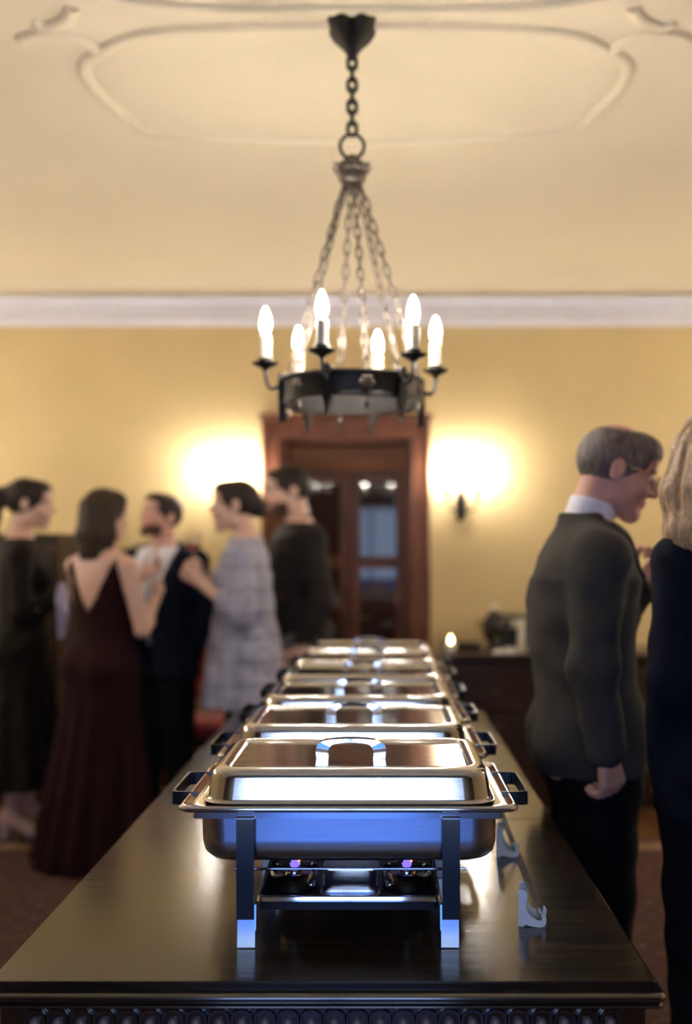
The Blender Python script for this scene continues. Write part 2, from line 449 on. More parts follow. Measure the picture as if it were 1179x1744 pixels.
# door: casing, reveal, transom panel, two glazed leaves
cw = 0.112
mb = MB()
for xx in (DO[0] - cw / 2, DO[1] + cw / 2):
    mb.box((xx, WALL_Y - 0.02, (DO[2] + cw) / 2), (cw, 0.05, DO[2] + cw), 0.008)
    s = 1 if xx < -0.2 else -1
    mb.box((xx - s * 0.042, WALL_Y - 0.032, (DO[2] + cw) / 2), (0.026, 0.05, DO[2] + cw), 0.008)
mb.box(((DO[0] + DO[1]) / 2, WALL_Y - 0.02, DO[2] + cw / 2), (DO[1] - DO[0], 0.05, cw), 0.008)
mb.box(((DO[0] + DO[1]) / 2, WALL_Y - 0.03, DO[2] + cw + 0.012), (DO[1] - DO[0] + 2 * cw + 0.03, 0.07, 0.03), 0.008)
casing = struct(mb.obj('door_1', M['doorwood'], smooth=30))
mb = MB()
mb.box((DO[0] + 0.012, WALL_Y + 0.17, DO[2] / 2), (0.024, 0.34, DO[2]))
mb.box((DO[1] - 0.012, WALL_Y + 0.17, DO[2] / 2), (0.024, 0.34, DO[2]))
mb.box(((DO[0] + DO[1]) / 2, WALL_Y + 0.17, DO[2] - 0.012), (DO[1] - DO[0] - 0.05, 0.34, 0.024))
mb.obj('door_lining', M['doorwood'], casing, smooth=0)
DP = WALL_Y + 0.25
zt = 1.945
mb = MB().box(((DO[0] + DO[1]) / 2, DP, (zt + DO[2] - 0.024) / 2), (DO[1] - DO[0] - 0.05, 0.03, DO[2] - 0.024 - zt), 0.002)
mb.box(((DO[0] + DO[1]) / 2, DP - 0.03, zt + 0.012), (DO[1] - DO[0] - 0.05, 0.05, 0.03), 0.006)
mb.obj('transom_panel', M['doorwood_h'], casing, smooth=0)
# full dark backing of the doorway
mid = at(597, 900, DP).x
def leaf(x0, x1, name):
    lf = bpy.data.objects.new(name, None)
    st = 0.062
    mb = MB()
    for xx in (x0 + st / 2, x1 - st / 2): mb.box((xx, DP, zt / 2), (st, 0.04, zt - 0.006), 0.004)
    for z, hh in ((zt - 0.045, 0.08), (1.365, 0.075), (0.09, 0.16)):
        mb.box(((x0 + x1) / 2, DP, z), (x1 - x0 - 2 * st, 0.04, hh), 0.004)
    o = mb.obj(name, M['doorwood'], casing, smooth=0)
    MB().box(((x0 + x1) / 2, DP + 0.002, (1.40 + zt - 0.085) / 2), (x1 - x0 - 2 * st + 0.01, 0.006, zt - 0.085 - 1.40 + 0.01)).obj('glass_pane', M['pane'], o, smooth=0)
    MB().box(((x0 + x1) / 2, DP + 0.002, (0.17 + 1.33) / 2), (x1 - x0 - 2 * st + 0.01, 0.006, 1.33 - 0.17 + 0.01)).obj('lower_glass_pane', M['pane'], o, smooth=0)
    return o
l1 = leaf(DO[0] + 0.026, mid - 0.002, 'door_leaf')
hp_ = Vector((DO[0] + 0.026, DP, 0)); ra_ = math.radians(6)
l1.location = hp_ - Matrix.Rotation(ra_, 3, 'Z') @ hp_; l1.rotation_euler = (0, 0, ra_)
l2 = leaf(mid + 0.002, DO[1] - 0.026, 'door_leaf')
hb = MB(); hb.tube(cr([(mid + 0.03, DP - 0.022, 1.02), (mid + 0.03, DP - 0.06, 1.02), (mid + 0.045, DP - 0.065, 1.02), (mid + 0.13, DP - 0.06, 1.015)], 5), 0.009, 8)
hb.lathe([(0.002, 0), (0.02, 0.001), (0.02, 0.006), (0.002, 0.008)], n=14)
hb.obj('door_handle', M['bronze'], l2)

# dim hallway behind the door
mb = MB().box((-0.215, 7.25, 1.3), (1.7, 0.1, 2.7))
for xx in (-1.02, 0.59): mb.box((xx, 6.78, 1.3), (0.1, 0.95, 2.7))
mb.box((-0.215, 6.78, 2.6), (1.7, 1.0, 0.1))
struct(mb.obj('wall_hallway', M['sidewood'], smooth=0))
# rug
rg = thing('oriental_rug', 'large red patterned oriental rug spread on the floor under the long table', 'rug', (-0.1, 3.0, 0))
MB().loft([rrect(4.3, 3.8, 0.02, 0.0), rrect(4.3, 3.8, 0.02, 0.008), rrect(4.27, 3.77, 0.02, 0.010)]).obj('pile_field', M['rug'], rg, smooth=0)
mb = MB()
for sx in (-1, 1): mb.box((sx * 2.02, 0, 0.0105), (0.10, 3.5, 0.004))
for sy in (-1, 1): mb.box((0, sy * 1.78, 0.0105), (4.14, 0.10, 0.004))
mb.obj('border_band', M['rugborder'], rg, smooth=0)

# ================================================================== SCONCES
def sconce(name, x, z, label, group, rz=0.0, y=WALL_Y, bulb='sbulb'):
    t = thing(name, label, 'wall lamp', (x, y, z), rz, group)
    mb = MB()
    prof = [(0.004, -0.105), (0.016, -0.10), (0.026, -0.08), (0.034, -0.05), (0.037, -0.01), (0.034, 0.03), (0.022, 0.06), (0.012, 0.075), (0.012, 0.09), (0.003, 0.10)]
    mb.lathe(prof, (0, 0, 0), 20)
    mb.V = [(a, b * 0.5 - 0.02, c) for a, b, c in mb.V]
    mb.obj('back_plate', M['iron'], t)
    for s in (-1, 1):
        ex = s * 0.085
        MB().tube(cr([(s * 0.01, -0.03, -0.03), (s * 0.04, -0.07, -0.05), (s * 0.075, -0.10, -0.03), (ex, -0.11, 0.02), (ex, -0.11, 0.05)], 6), 0.0065, 8).obj('arm', M['iron'], t)
        MB().lathe([(0.006, 0.045), (0.026, 0.052), (0.030, 0.062), (0.022, 0.062), (0.016, 0.066), (0.016, 0.075), (0.004, 0.076)], (ex, -0.11, 0), 18).obj('drip_cup', M['iron'], t)
        MB().lathe([(0.012, 0.07), (0.0125, 0.15), (0.004, 0.155)], (ex, -0.11, 0), 16).obj('candle_sleeve', M['candle'], t)
        MB().lathe([(0.008, 0.153), (0.015, 0.165), (0.0175, 0.18), (0.014, 0.205), (0.006, 0.228), (0.001, 0.238)], (ex, -0.11, 0), 14).obj('bulb', M[bulb], t, smooth=180)
    return t
sR = at(785, 868, WALL_Y)
sconce('wall_sconce', sR.x, 1.72, 'dark iron two candle wall sconce on the cream wall right of the doorway', 'iron candle sconces')
sL = at(397, 868, WALL_Y)
sconce('wall_sconce', sL.x, 1.72, 'glowing wall sconce left of the doorway behind the woman in the grey plaid dress', 'iron candle sconces')
for yy in (3.7, 5.2):  # unseen side wall sconces, added to lift the room's ambient light
    for xx, rz, w in ((X0, math.pi / 2, 'left'), (X1, -math.pi / 2, 'right')):
        sconce('wall_sconce', xx, 1.72, 'added out of view iron candle sconce on the %s side wall, the one %s the far corner' % (w, 'away from' if yy < 4 else 'beside'), 'iron candle sconces', rz, yy, 'fillbulb')
# ================================================================== BUFFET TABLE
TZ = CAM_H - 0.670
TY0, TY1 = 1.547, 4.20
TX0, TX1 = -0.615, 0.430
tb = thing('buffet_table', 'long dark carved wooden table carrying the row of chafing dishes', 'table', ((TX0 + TX1) / 2, (TY0 + TY1) / 2, 0))
HW, HD = (TX1 - TX0) / 2, (TY1 - TY0) / 2
seam = 2.49 - (TY0 + TY1) / 2
def tl(z): return z
mb = MB().loft([rrect(2 * HW, seam + HD - 0.001, 0.008, TZ - 0.013, 3, (0, (seam - HD) / 2)), rrect(2 * HW, seam + HD - 0.001, 0.008, TZ - 0.003, 3, (0, (seam - HD) / 2)), rrect(2 * HW - 0.006, seam + HD - 0.004, 0.006, TZ, 3, (0, (seam - HD) / 2))])
mb.obj('table_top', M['table'], tb, smooth=25)
mb = MB().loft([rrect(2 * HW, HD - seam - 0.001, 0.008, TZ - 0.013, 3, (0, (seam + HD) / 2)), rrect(2 * HW, HD - seam - 0.001, 0.008, TZ - 0.003, 3, (0, (seam + HD) / 2)), rrect(2 * HW - 0.006, HD - seam - 0.004, 0.006, TZ, 3, (0, (seam + HD) / 2))])
mb.obj('table_top', M['table'], tb, smooth=25)
# moulded edge (front profile seen below the top)
e = [(-0.002, 0.0131), (0.001, 0.0145)]
e += [(0.003 + 0.010 * math.sin(a), 0.0225 - 0.0075 * math.cos(a)) for a in [math.pi * k / 14 for k in range(15)]]
e += [(0.001, 0.0315), (0.001, 0.0330)] + [(0.003 + 0.006 * math.sin(a), 0.0368 - 0.0035 * math.cos(a)) for a in [math.pi * k / 10 for k in range(11)]]
e += [(-0.006, 0.0415), (-0.03, 0.0415), (-0.03, 0.0131)]
MB().loft([rrect(2 * (HW + o), 2 * (HD + o), 0.012, TZ - z, 3) for o, z in e], False, False).obj('edge_moulding', M['carved'], tb, smooth=50)
# apron
ap = 0.014
MB().loft([rrect(2 * (HW - ap), 2 * (HD - ap), 0.004, z, 2) for z in (TZ - 0.041, TZ - 0.15)] + [rrect(2 * (HW - ap - 0.02), 2 * (HD - ap - 0.02), 0.004, z, 2) for z in (TZ - 0.15, TZ - 0.041)], False, False).obj('apron', M['carved'], tb, smooth=30)
MB().box((0, -HD + ap - 0.004, TZ - 0.142), (2 * HW - 0.05, 0.016, 0.018), 0.004).obj('apron_bead', M['carved'], tb, smooth=30)
pitch = 0.0362
n_arch = int((2 * HW - 0.07) / pitch)
arch_me = stud_me = None
for i in range(n_arch):
    xx = (i - (n_arch - 1) / 2) * pitch
    yy = -HD + ap - 0.001
    if arch_me is None:
        pts = [(0.0155 * math.cos(a), 0, 0.013 * math.sin(a)) for a in [math.pi * k / 10 for k in range(11)]]
        pts = [(0.0155, 0, -0.03)] + pts + [(-0.0155, 0, -0.03)]
        o = MB().tube(pts, 0.0030, 6, flat=(0.0030, 0.006)).obj('carved_arch', M['carved'], tb); arch_me = o.data
        s = MB().lathe([(0.0001, 0.006), (0.004, 0.0055), (0.0072, 0.003), (0.0085, 0.0), (0.0085, -0.004)], n=14, cap1=True)
        s.V = [(a, -c, b * 1.25 - 0.005) for a, b, c in s.V]
        q = s.obj('carved_boss', M['stud'], tb); stud_me = q.data
    else:
        o = bpy.data.objects.new('carved_arch', arch_me); COL.objects.link(o); o.parent = tb
        q = bpy.data.objects.new('carved_boss', stud_me); COL.objects.link(q); q.parent = tb
    o.location = (xx, yy, TZ - 0.0625); q.location = (xx, yy - 0.001, TZ - 0.0665)
for sx in (-1, 1):
    for sy in (-1, 1):
        lx, ly = sx * (HW - 0.085), sy * (HD - 0.085)
        mb = MB().box((lx, ly, TZ - 0.13), (0.10, 0.10, 0.13), 0.006)
        mb.lathe([(0.03, 0.13), (0.045, 0.15), (0.03, 0.17), (0.028, 0.19), (0.062, 0.27), (0.068, 0.33), (0.05, 0.41), (0.03, 0.45), (0.045, 0.47), (0.042, 0.50), (0.04, TZ - 0.19)], (lx, ly, 0), 20)
        mb.box((lx, ly, 0.11), (0.09, 0.09, 0.10), 0.006)
        mb.lathe([(0.03, 0.0105), (0.045, 0.02), (0.048, 0.045), (0.03, 0.062)], (lx, ly, 0), 18)
        mb.obj('leg', M['carved'], tb, smooth=35)

# ================================================================== CHAFING DISHES (origin on the table top, front towards the camera)
def build_chafer():
    t = thing('chafing_dish', '', 'chafing dish')
    # water pan
    P = [(0.505, 0.325, 0.045, 0.250), (0.527, 0.340, 0.04, 0.250), (0.527, 0.340, 0.04, 0.246), (0.514, 0.331, 0.045, 0.240), (0.5135, 0.3305, 0.045, 0.2392), (0.5133, 0.3303, 0.045, 0.237), (0.5123, 0.3303, 0.046, 0.195), (0.512, 0.3302, 0.046, 0.186), (0.505, 0.323, 0.048, 0.168), (0.490, 0.308, 0.05, 0.158), (0.455, 0.275, 0.05, 0.1545)]
    pan = MB().loft([rrect(w, d, r, z, 8) for w, d, r, z in P], False, True).obj('water_pan', M['steel_pan'], t, smooth=50)
    # food pan flange with rolled edge
    P = [(0.500, 0.322, 0.045, 0.2535), (0.520, 0.335, 0.04, 0.2525), (0.556, 0.352, 0.03, 0.2530), (0.566, 0.357, 0.026, 0.2565), (0.574, 0.362, 0.024, 0.2565), (0.580, 0.366, 0.022, 0.2525), (0.580, 0.366, 0.022, 0.2490), (0.574, 0.362, 0.024, 0.2465), (0.530, 0.345, 0.03, 0.2465)]
    MB().loft([rrect(w, d, r, z, 8) for w, d, r, z in P], False, False).obj('pan_flange', M['chrome'], t, smooth=60)
    # lid
    P = [(0.512, 0.334, 0.052, 0.2570), (0.506, 0.330, 0.052, 0.2560), (0.498, 0.322, 0.050, 0.2600), (0.496, 0.320, 0.050, 0.2640), (0.4955, 0.3195, 0.050, 0.2660), (0.4862, 0.3093, 0.048, 0.2965), (0.4855, 0.3085, 0.048, 0.2980), (0.482, 0.305, 0.048, 0.3040), (0.474, 0.297, 0.046, 0.3092), (0.462, 0.286, 0.044, 0.3122), (0.446, 0.270, 0.04, 0.3135), (0.424, 0.248, 0.012, 0.3130), (0.419, 0.243, 0.010, 0.3085), (0.414, 0.238, 0.010, 0.3078)]
    lid = MB().loft([rrect(w, d, r, z, 8) for w, d, r, z in P], False, False).obj('lid', M['steel'], t, smooth=70)
    MB().loft([rrect(0.4144, 0.2384, 0.010, 0.3078, 8), rrect(0.38, 0.2, 0.01, 0.3072, 8)], False, True).obj('lid_panel', M['steel_top'], lid, smooth=60)
    # lid handle: a bent strap arch with two feet
    hw = 0.058
    pts = [(-hw - 0.002, 0.3085), (-hw, 0.318), (-hw + 0.004, 0.330), (-hw + 0.013, 0.3375), (-hw + 0.026, 0.3415), (0, 0.3435), (hw - 0.026, 0.3415), (hw - 0.013, 0.3375), (hw - 0.004, 0.330), (hw, 0.318), (hw + 0.002, 0.3085)]
    outer = cr([(-0.063, 0.3075, 0), (-0.0645, 0.322, 0), (-0.060, 0.334, 0), (-0.048, 0.3405, 0), (-0.025, 0.3435, 0), (0, 0.3445, 0), (0.025, 0.3435, 0), (0.048, 0.3405, 0), (0.060, 0.334, 0), (0.0645, 0.322, 0), (0.063, 0.3075, 0)], 4)
    inner = cr([(0.041, 0.3075, 0), (0.042, 0.320, 0), (0.038, 0.330, 0), (0.028, 0.3355, 0), (0, 0.3375, 0), (-0.028, 0.3355, 0), (-0.038, 0.330, 0), (-0.042, 0.320, 0), (-0.041, 0.3075, 0)], 4)
    mb = MB(); no, ni = len(outer), len(inner)
    inner = inner[::-1]
    io = [inner[int(round(k * (ni - 1) / (no - 1)))] for k in range(no)]
    rings = []
    for (a, b) in zip(outer, io):
        m_ = (a + b) / 2
        rings.append([(a.x, -0.038, a.y), (a.x, -0.018, a.y), (b.x, -0.016, b.y), (b.x, -0.040, b.y)])
    mb.loft(rings)
    mb.obj('lid_handle', M['chrome'], lid, smooth=35)
    # side loops
    for s in (-1, 1):
        pts = cr([(s * 0.272, -0.080, 0.246), (s * 0.300, -0.080, 0.246), (s * 0.313, -0.076, 0.246), (s * 0.318, -0.064, 0.246), (s * 0.318, 0.064, 0.246), (s * 0.313, 0.076, 0.246), (s * 0.300, 0.080, 0.246), (s * 0.272, 0.080, 0.246)], 5)
        MB().strap(pts, (0, 0, 1), 0.024, 0.004).obj('side_handle', M['blackmetal'], t, smooth=50)
    # stand
    mb = MB().loft([rrect(0.530, 0.346, 0.008, z, 3) for z in (0.2340, 0.2465)] + [rrect(0.518, 0.336, 0.008, z, 3) for z in (0.2465, 0.2340)] + [rrect(0.530, 0.346, 0.008, 0.2340, 3)], False, False)
    mb.obj('stand_band', M['steel_pan'], t, smooth=30)
    for sx in (-1, 1):
        for sy in (-1, 1):
            lx = sx * 0.1745
            lg = MB().strap([(lx, sy * 0.1735, 0.2195), (lx, sy * 0.1775, 0.218), (lx, sy * 0.1785, 0.214), (lx, sy * 0.1775, 0.12), (lx, sy * 0.1765, 0.046)], (1, 0, 0), 0.030, 0.003).obj('leg', M['blackmetal'], t, smooth=30)
            MB().strap([(lx - sx * 0.002, sy * 0.1765, 0.047), (lx - sx * 0.002, sy * 0.1771, 0.040), (lx - sx * 0.002, sy * 0.1797, 0.006), (lx - sx * 0.002, sy * 0.1800, 0.0015)], (1, 0, 0), 0.030, 0.0032).obj('foot_plate', M['steel_pan'], lg, smooth=30)
            MB().box((lx, sy * 0.1783, 0.2185), (0.0305, 0.006, 0.0022), 0.0008).obj('top_lip', M['chrome'], lg, smooth=0)
            MB().strap([(lx - sx * 0.017, sy * 0.172, 0.072), (lx - sx * 0.017, sy * 0.176, 0.030)], (0, 1, 0), 0.008, 0.003).obj('brace', M['chrome'], lg, smooth=0)
    # burner shelf
    mb = MB().loft([rrect(0.312, 0.294, 0.01, z, 3) for z in (0.0530, 0.0740)] + [rrect(0.306, 0.288, 0.008, z, 3) for z in (0.0740, 0.0560)], True, True)
    shf = mb.obj('burner_shelf', M['blackmetal'], t, smooth=30)  # shelf plane blackened: dark reflection of the pan bottom put into its colour
    MB().loft([rrect(w_, w_ - 0.018, 0.012, z, 3) for w_, z in ((0.3185, 0.0665), (0.3210, 0.0680), (0.3190, 0.0755), (0.3175, 0.0770), (0.3130, 0.0775), (0.3080, 0.0770), (0.3080, 0.0665), (0.3185, 0.0665))], False, False).obj('rolled_rim', M['chrome'], shf, smooth=25)
    mb = MB().loft([rrect(0.110, 0.18, 0.02, 0.0560, 5), rrect(0.108, 0.178, 0.02, 0.0585, 5), rrect(0.106, 0.120, 0.02, 0.0640, 5), rrect(0.104, 0.06, 0.02, 0.0860, 5)], False, True)
    mb.obj('shelf_pad', M['steel'], t, smooth=30)
    for yy in (-0.05, 0.05):
        MB().tube([(-0.212, yy, 0.0925), (0.212, yy, 0.0925)], 0.0028, 8).obj('support_rod', M['chrome'], t)
    for sx in (-1, 1):
        cx = sx * 0.103
        MB().lathe([(0.006, 0.030), (0.022, 0.030), (0.026, 0.034), (0.026, 0.0540), (0.043, 0.0565), (0.045, 0.060), (0.045, 0.090), (0.0435, 0.090), (0.0435, 0.061), (0.040, 0.0585), (0.006, 0.0585)], (cx, -0.035, 0), 32).obj('burner_cup', M['chrome'], t, smooth=40)
    for ch in t.children:
        if ch.name.split('.')[0] in ('water_pan', 'pan_flange', 'lid', 'side_handle', 'stand_band'): ch.location.z = -0.017
    return t
ch0 = build_chafer()
ORD = ['nearest to the camera', 'second from the camera', 'third from the camera', 'fourth from the camera', 'fifth from the camera', 'farthest from the camera']
CHX = [593, 600, 609, 617, 623, 628]
CH_POS = []
for i in range(6):
    o = ch0 if i == 0 else dup(ch0)
    D = 1.675 + 0.433 * i
    xx = (CHX[i] + 0.0 - 650) * D / F_PX
    o.location = (xx, D + 0.183, TZ)
    o.rotation_euler = (0, 0, math.radians([0, 0, 0.8, -0.4, 0.5, 0][i]))
    o['label'] = 'stainless steel chafing dish with arched lid handle, ' + ORD[i] + ' in the row'
    o['group'] = 'chafing dishes along the table'
    CH_POS.append((xx, D + 0.183))

def fuel_can(cx, cy, label):
    t = thing('fuel_can', label, 'burner', (cx, cy, TZ + 0.0590), 0, 'lit fuel cans under the chafing dishes')
    MB().lathe([(0.033, 0.0), (0.034, 0.002), (0.034, 0.028), (0.032, 0.031), (0.029, 0.030), (0.018, 0.0315), (0.016, 0.037), (0.012, 0.0385), (0.002, 0.038)], n=28).obj('can_body', M['chrome'], t)
    MB().lathe([(0.0175, 0.033), (0.0185, 0.0345), (0.0175, 0.036)], n=24, cap0=False, cap1=False).obj('rim_ring', M['chrome'], t)
    t.scale = (1, 1, 0.82)
    fl = MB().lathe([(0.004, 0.039), (0.008, 0.042), (0.0085, 0.046), (0.006, 0.054), (0.0025, 0.062), (0.0005, 0.068)], n=12).obj('flame', M['flame'], t, smooth=180)
    MB().lathe([(0.001, 0.050), (0.003, 0.055), (0.0022, 0.062), (0.0004, 0.067)], (0.008, -0.002, 0), 8).obj('flame_tip', M['flame_tip'], fl, smooth=180)
    return t
for i in range(2):
    for s, w in ((-1, 'left'), (1, 'right')):
        fuel_can(CH_POS[i][0] + s * 0.103, CH_POS[i][1] - 0.035, 'small chrome fuel can with blue flame, %s one under the %s chafing dish' % (w, 'nearest' if i == 0 else 'second'))

# ================================================================== CARD EASELS
def easel(px, py, D, rz, label):
    p = at(px, py, D)
    t = thing('card_easel', label, 'card holder', (p.x, p.y, TZ), rz, 'white card easels on the table')
    prof = [(0.0, 0.0), (0.009, 0.0), (0.013, 0.0035), (0.024, 0.001), (0.036, -0.0), (0.044, 0.001), (0.049, 0.007), (0.0495, 0.016), (0.0465, 0.022), (0.043, 0.022), (0.0425, 0.016), (0.040, 0.0115), (0.034, 0.0125), (0.024, 0.017), (0.0165, 0.026), (0.0135, 0.036), (0.0145, 0.046), (0.0165, 0.054), (0.014, 0.063), (0.008, 0.066), (0.0, 0.064)]
    for k, y in enumerate((-0.022, 0.022)):
        mb = MB(); mb.prism(prof, y - 0.0022, y + 0.0022, axis='y')
        mb.obj('side_bracket', M['white'], t, smooth=50)
    MB().box((0.006, 0, 0.012), (0.006, 0.040, 0.012), 0.001).obj('crosspiece', M['white'], t, smooth=0)
    cd = MB().box((0, 0, 0.055), (0.0022, 0.075, 0.104), 0.0006)
    o = cd.obj('acrylic_card', M['acrylic'], t, smooth=0)
    o.location = (0.0405, 0, 0.0155); o.rotation_euler = (0, math.radians(-22), 0)
    return t
easel(884, 1565, 1.800, math.radians(-10), 'white scrolled card easel standing free, nearer to the table front')
easel(846, 1452, 2.205, math.radians(-9), 'white scrolled card easel half hidden behind the nearest chafing dish')
# ================================================================== CHANDELIER
HD_ = 3.0
cx = (600 - 650) * HD_ / F_PX
chl = thing('chandelier', 'dark wrought iron ring chandelier with six lit candle bulbs hanging over the table', 'chandelier', (cx, HD_, CEIL))
def zc(py): return CAM_H - (py - 940) * HD_ / F_PX - CEIL
RR = 0.211; RA = 0.262
zt_, zb_ = zc(651), zc(690)
# ceiling rose: four lobed cup
def lob(a, r): return (1.08 - 0.42 * max(0.0, math.cos(4 * a)) ** 2 * min(1, r / 0.05))
MB().lathe([(0.071, 0.001), (0.073, -0.012), (0.070, -0.030), (0.058, -0.052), (0.038, -0.074), (0.024, -0.090), (0.017, -0.104), (0.012, -0.118), (0.004, -0.121)], n=48, mod=lob).obj('ceiling_rose', M['iron'], chl, smooth=50)
def link_pts(c, L, W, ax):
    P = []
    for k in range(16):
        a = 2 * math.pi * k / 16
        u = W / 2 * math.cos(a); v = (L - W) / 2 * (1 if math.sin(a) >= 0 else -1) * (1 if abs(math.sin(a)) > 0.01 else 0) + W / 2 * math.sin(a)
        P.append((c[0] + (u if ax == 0 else 0), c[1] + (u if ax == 1 else 0), c[2] + v))
    return P
ztop, zring = -0.112, zc(229)
n = 7; L = (ztop - zring) / n
for k in range(n):
    o = MB().tube(link_pts((0, 0, ztop - (k + .5) * L), L * 1.26, 0.026, k % 2), 0.0062, 8, True).obj('chain_link', M['iron'], chl, smooth=180)
zr0, zr1 = zc(229), zc(270)
rr = (zr0 - zr1) / 2
MB().tube([(rr * math.cos(a), 0, (zr0 + zr1) / 2 + rr * math.sin(a)) for a in [2 * math.pi * k / 32 for k in range(32)]], 0.0055, 8, True).obj('suspension_ring', M['iron'], chl, smooth=180)
# crown
zk = zc(276)
prof = [(0.006, zr1 + 0.012), (0.013, zr1 + 0.006), (0.013, zr1 - 0.010), (0.010, zk + 0.002), (0.030, zk - 0.002), (0.046, zk - 0.014), (0.048, zc(292)), (0.043, zc(294)), (0.044, zc(300)), (0.040, zc(308)), (0.031, zc(313)), (0.031, zc(317)), (0.034, zc(322)), (0.030, zc(328)), (0.005, zc(330))]
cro = MB().lathe(prof, n=36).obj('crown', M['bronze'], chl, smooth=40)
for k in range(8):
    a = 2 * math.pi * (k + .5) / 8
    mb = MB().prism([(-0.016, 0), (0.016, 0), (0.013, 0.010), (0.017, 0.018), (0.006, 0.016), (0, 0.026), (-0.006, 0.016), (-0.017, 0.018), (-0.013, 0.010)], -0.003, 0.003, axis='y')
    R = Matrix.Rotation(a - math.pi / 2, 3, 'Z') @ Matrix.Rotation(math.radians(-28), 3, 'X')
    mb.V = [R @ Vector(v) + Vector((0.046 * math.cos(a), 0.046 * math.sin(a), zc(293))) for v in mb.V]
    mb.obj('crown_leaf', M['bronze'], cro, smooth=0)
# ring band
mb = MB()
n = 96; th = 0.006
prof = [(RR - th, zt_), (RR + 0.004, zt_ + 0.004), (RR + 0.006, zt_ - 0.004), (RR + 0.001, zt_ - 0.010), (RR + 0.001, zb_ + 0.010), (RR + 0.006, zb_ + 0.004), (RR + 0.004, zb_ - 0.004), (RR - th, zb_), (RR - th, zt_)]
mb.lathe(prof, n=n, cap0=False, cap1=False)
mb.obj('iron_ring', M['iron'], chl, smooth=35)
PH0 = math.radians(-90 - 17)
for k in range(6):
    a = PH0 + k * math.pi / 3
    c, s = math.cos(a), math.sin(a)
    def P(r, z): return (r * c, r * s, z)
    zcup = zc(626)
    # bracket: strap over the ring with pointed drop, S arm to the cup
    mb = MB()
    R = Matrix.Rotation(a - math.pi / 2, 3, 'Z')
    q = MB().prism([(-0.012, zt_ + 0.012), (0, zt_ + 0.020), (0.012, zt_ + 0.012), (0.014, zb_ - 0.012), (0.008, zb_ - 0.020), (0.004, zb_ - 0.044), (0, zb_ - 0.060), (-0.004, zb_ - 0.044), (-0.008, zb_ - 0.020), (-0.014, zb_ - 0.012)], RR - 0.008, RR + 0.013, axis='y')
    q.V = [R @ Vector(v) for v in q.V]
    ar = q.obj('bracket', M['iron'], chl, smooth=30)
    mb = MB().tube(cr([P(RR + 0.008, zt_ - 0.020), P(RR + 0.030, zt_ - 0.028), P(RA - 0.008, zt_ - 0.018), P(RA, zcup - 0.030), P(RA, zcup - 0.012)], 7), 0.0065, 8)
    mb.obj('scroll_arm', M['iron'], ar, smooth=180)
    MB().lathe([(0.006, zcup - 0.022), (0.012, zcup - 0.014), (0.036, zcup - 0.002), (0.040, zcup + 0.002), (0.037, zcup + 0.003), (0.022, zcup + 0.004), (0.021, zcup + 0.016), (0.017, zcup + 0.017), (0.004, zcup + 0.016)], (RA * c, RA * s, 0), 24).obj('drip_cup', M['iron'], chl, smooth=45)
    cs = MB().lathe([(0.0165, zcup + 0.010), (0.017, zcup + 0.085), (0.014, zcup + 0.088), (0.009, zcup + 0.088), (0.009, zcup + 0.094), (0.002, zcup + 0.094)], (RA * c, RA * s, 0), 20).obj('candle_sleeve', M['candle'], chl, smooth=45)
    MB().lathe([(0.008, zcup + 0.092), (0.0135, zcup + 0.102), (0.016, zcup + 0.115), (0.0147, zcup + 0.130), (0.010, zcup + 0.150), (0.005, zcup + 0.163), (0.001, zcup + 0.168)], (RA * c, RA * s, 0), 14).obj('bulb', M['bulb'], cs, smooth=180)
    # rosette and small drop half-way to the next bracket
    a2 = a + math.pi / 6
    mb = MB()
    for j in range(6):
        b = 2 * math.pi * j / 6
        mb.lathe([(0.0005, 0.006), (0.006, 0.004), (0.009, -0.001)], (0.0145 * math.cos(b), 0.0145 * math.sin(b), 0), 10)
    mb.lathe([(0.0005, 0.009), (0.006, 0.006), (0.008, -0.001)], n=12)
    R2 = Matrix.Rotation(a2 + math.pi / 2, 3, 'Z') @ Matrix.Rotation(math.radians(90), 3, 'X')
    mb.V = [R2 @ Vector(v) + Vector(((RR + 0.002) * math.cos(a2), (RR + 0.002) * math.sin(a2), (zt_ + zb_) / 2)) for v in mb.V]
    mb.obj('rosette', M['bronze'], chl, smooth=40)
    MB().lathe([(0.002, zb_ + 0.002), (0.004, zb_ - 0.010), (0.009, zb_ - 0.018), (0.010, zb_ - 0.025), (0.005, zb_ - 0.034), (0.0005, zb_ - 0.040)], ((RR - 0.002) * math.cos(a2), (RR - 0.002) * math.sin(a2), 0), 12).obj('drop_finial', M['bronze'], chl, smooth=60)
    # hanging chain from crown to ring
    p0 = Vector((0.030 * math.cos(a2), 0.030 * math.sin(a2), zc(322))); p1 = Vector((RR * math.cos(a2), RR * math.sin(a2), zt_ + 0.002))
    nl = 17; mb = MB(); dv = (p1 - p0)
    zq = dv.to_track_quat('Z', 'Y').to_matrix()
    Ll = dv.length / nl
    for j in range(nl):
        cpt_ = p0 + dv * ((j + .5) / nl)
        lp = [zq @ Vector(v) + cpt_ for v in link_pts((0, 0, 0), Ll * 1.25, 0.017, j % 2)]
        mb.tube(lp, 0.0028, 6, True)
    mb.obj('hanging_chain', M['bronze'], chl, smooth=180)

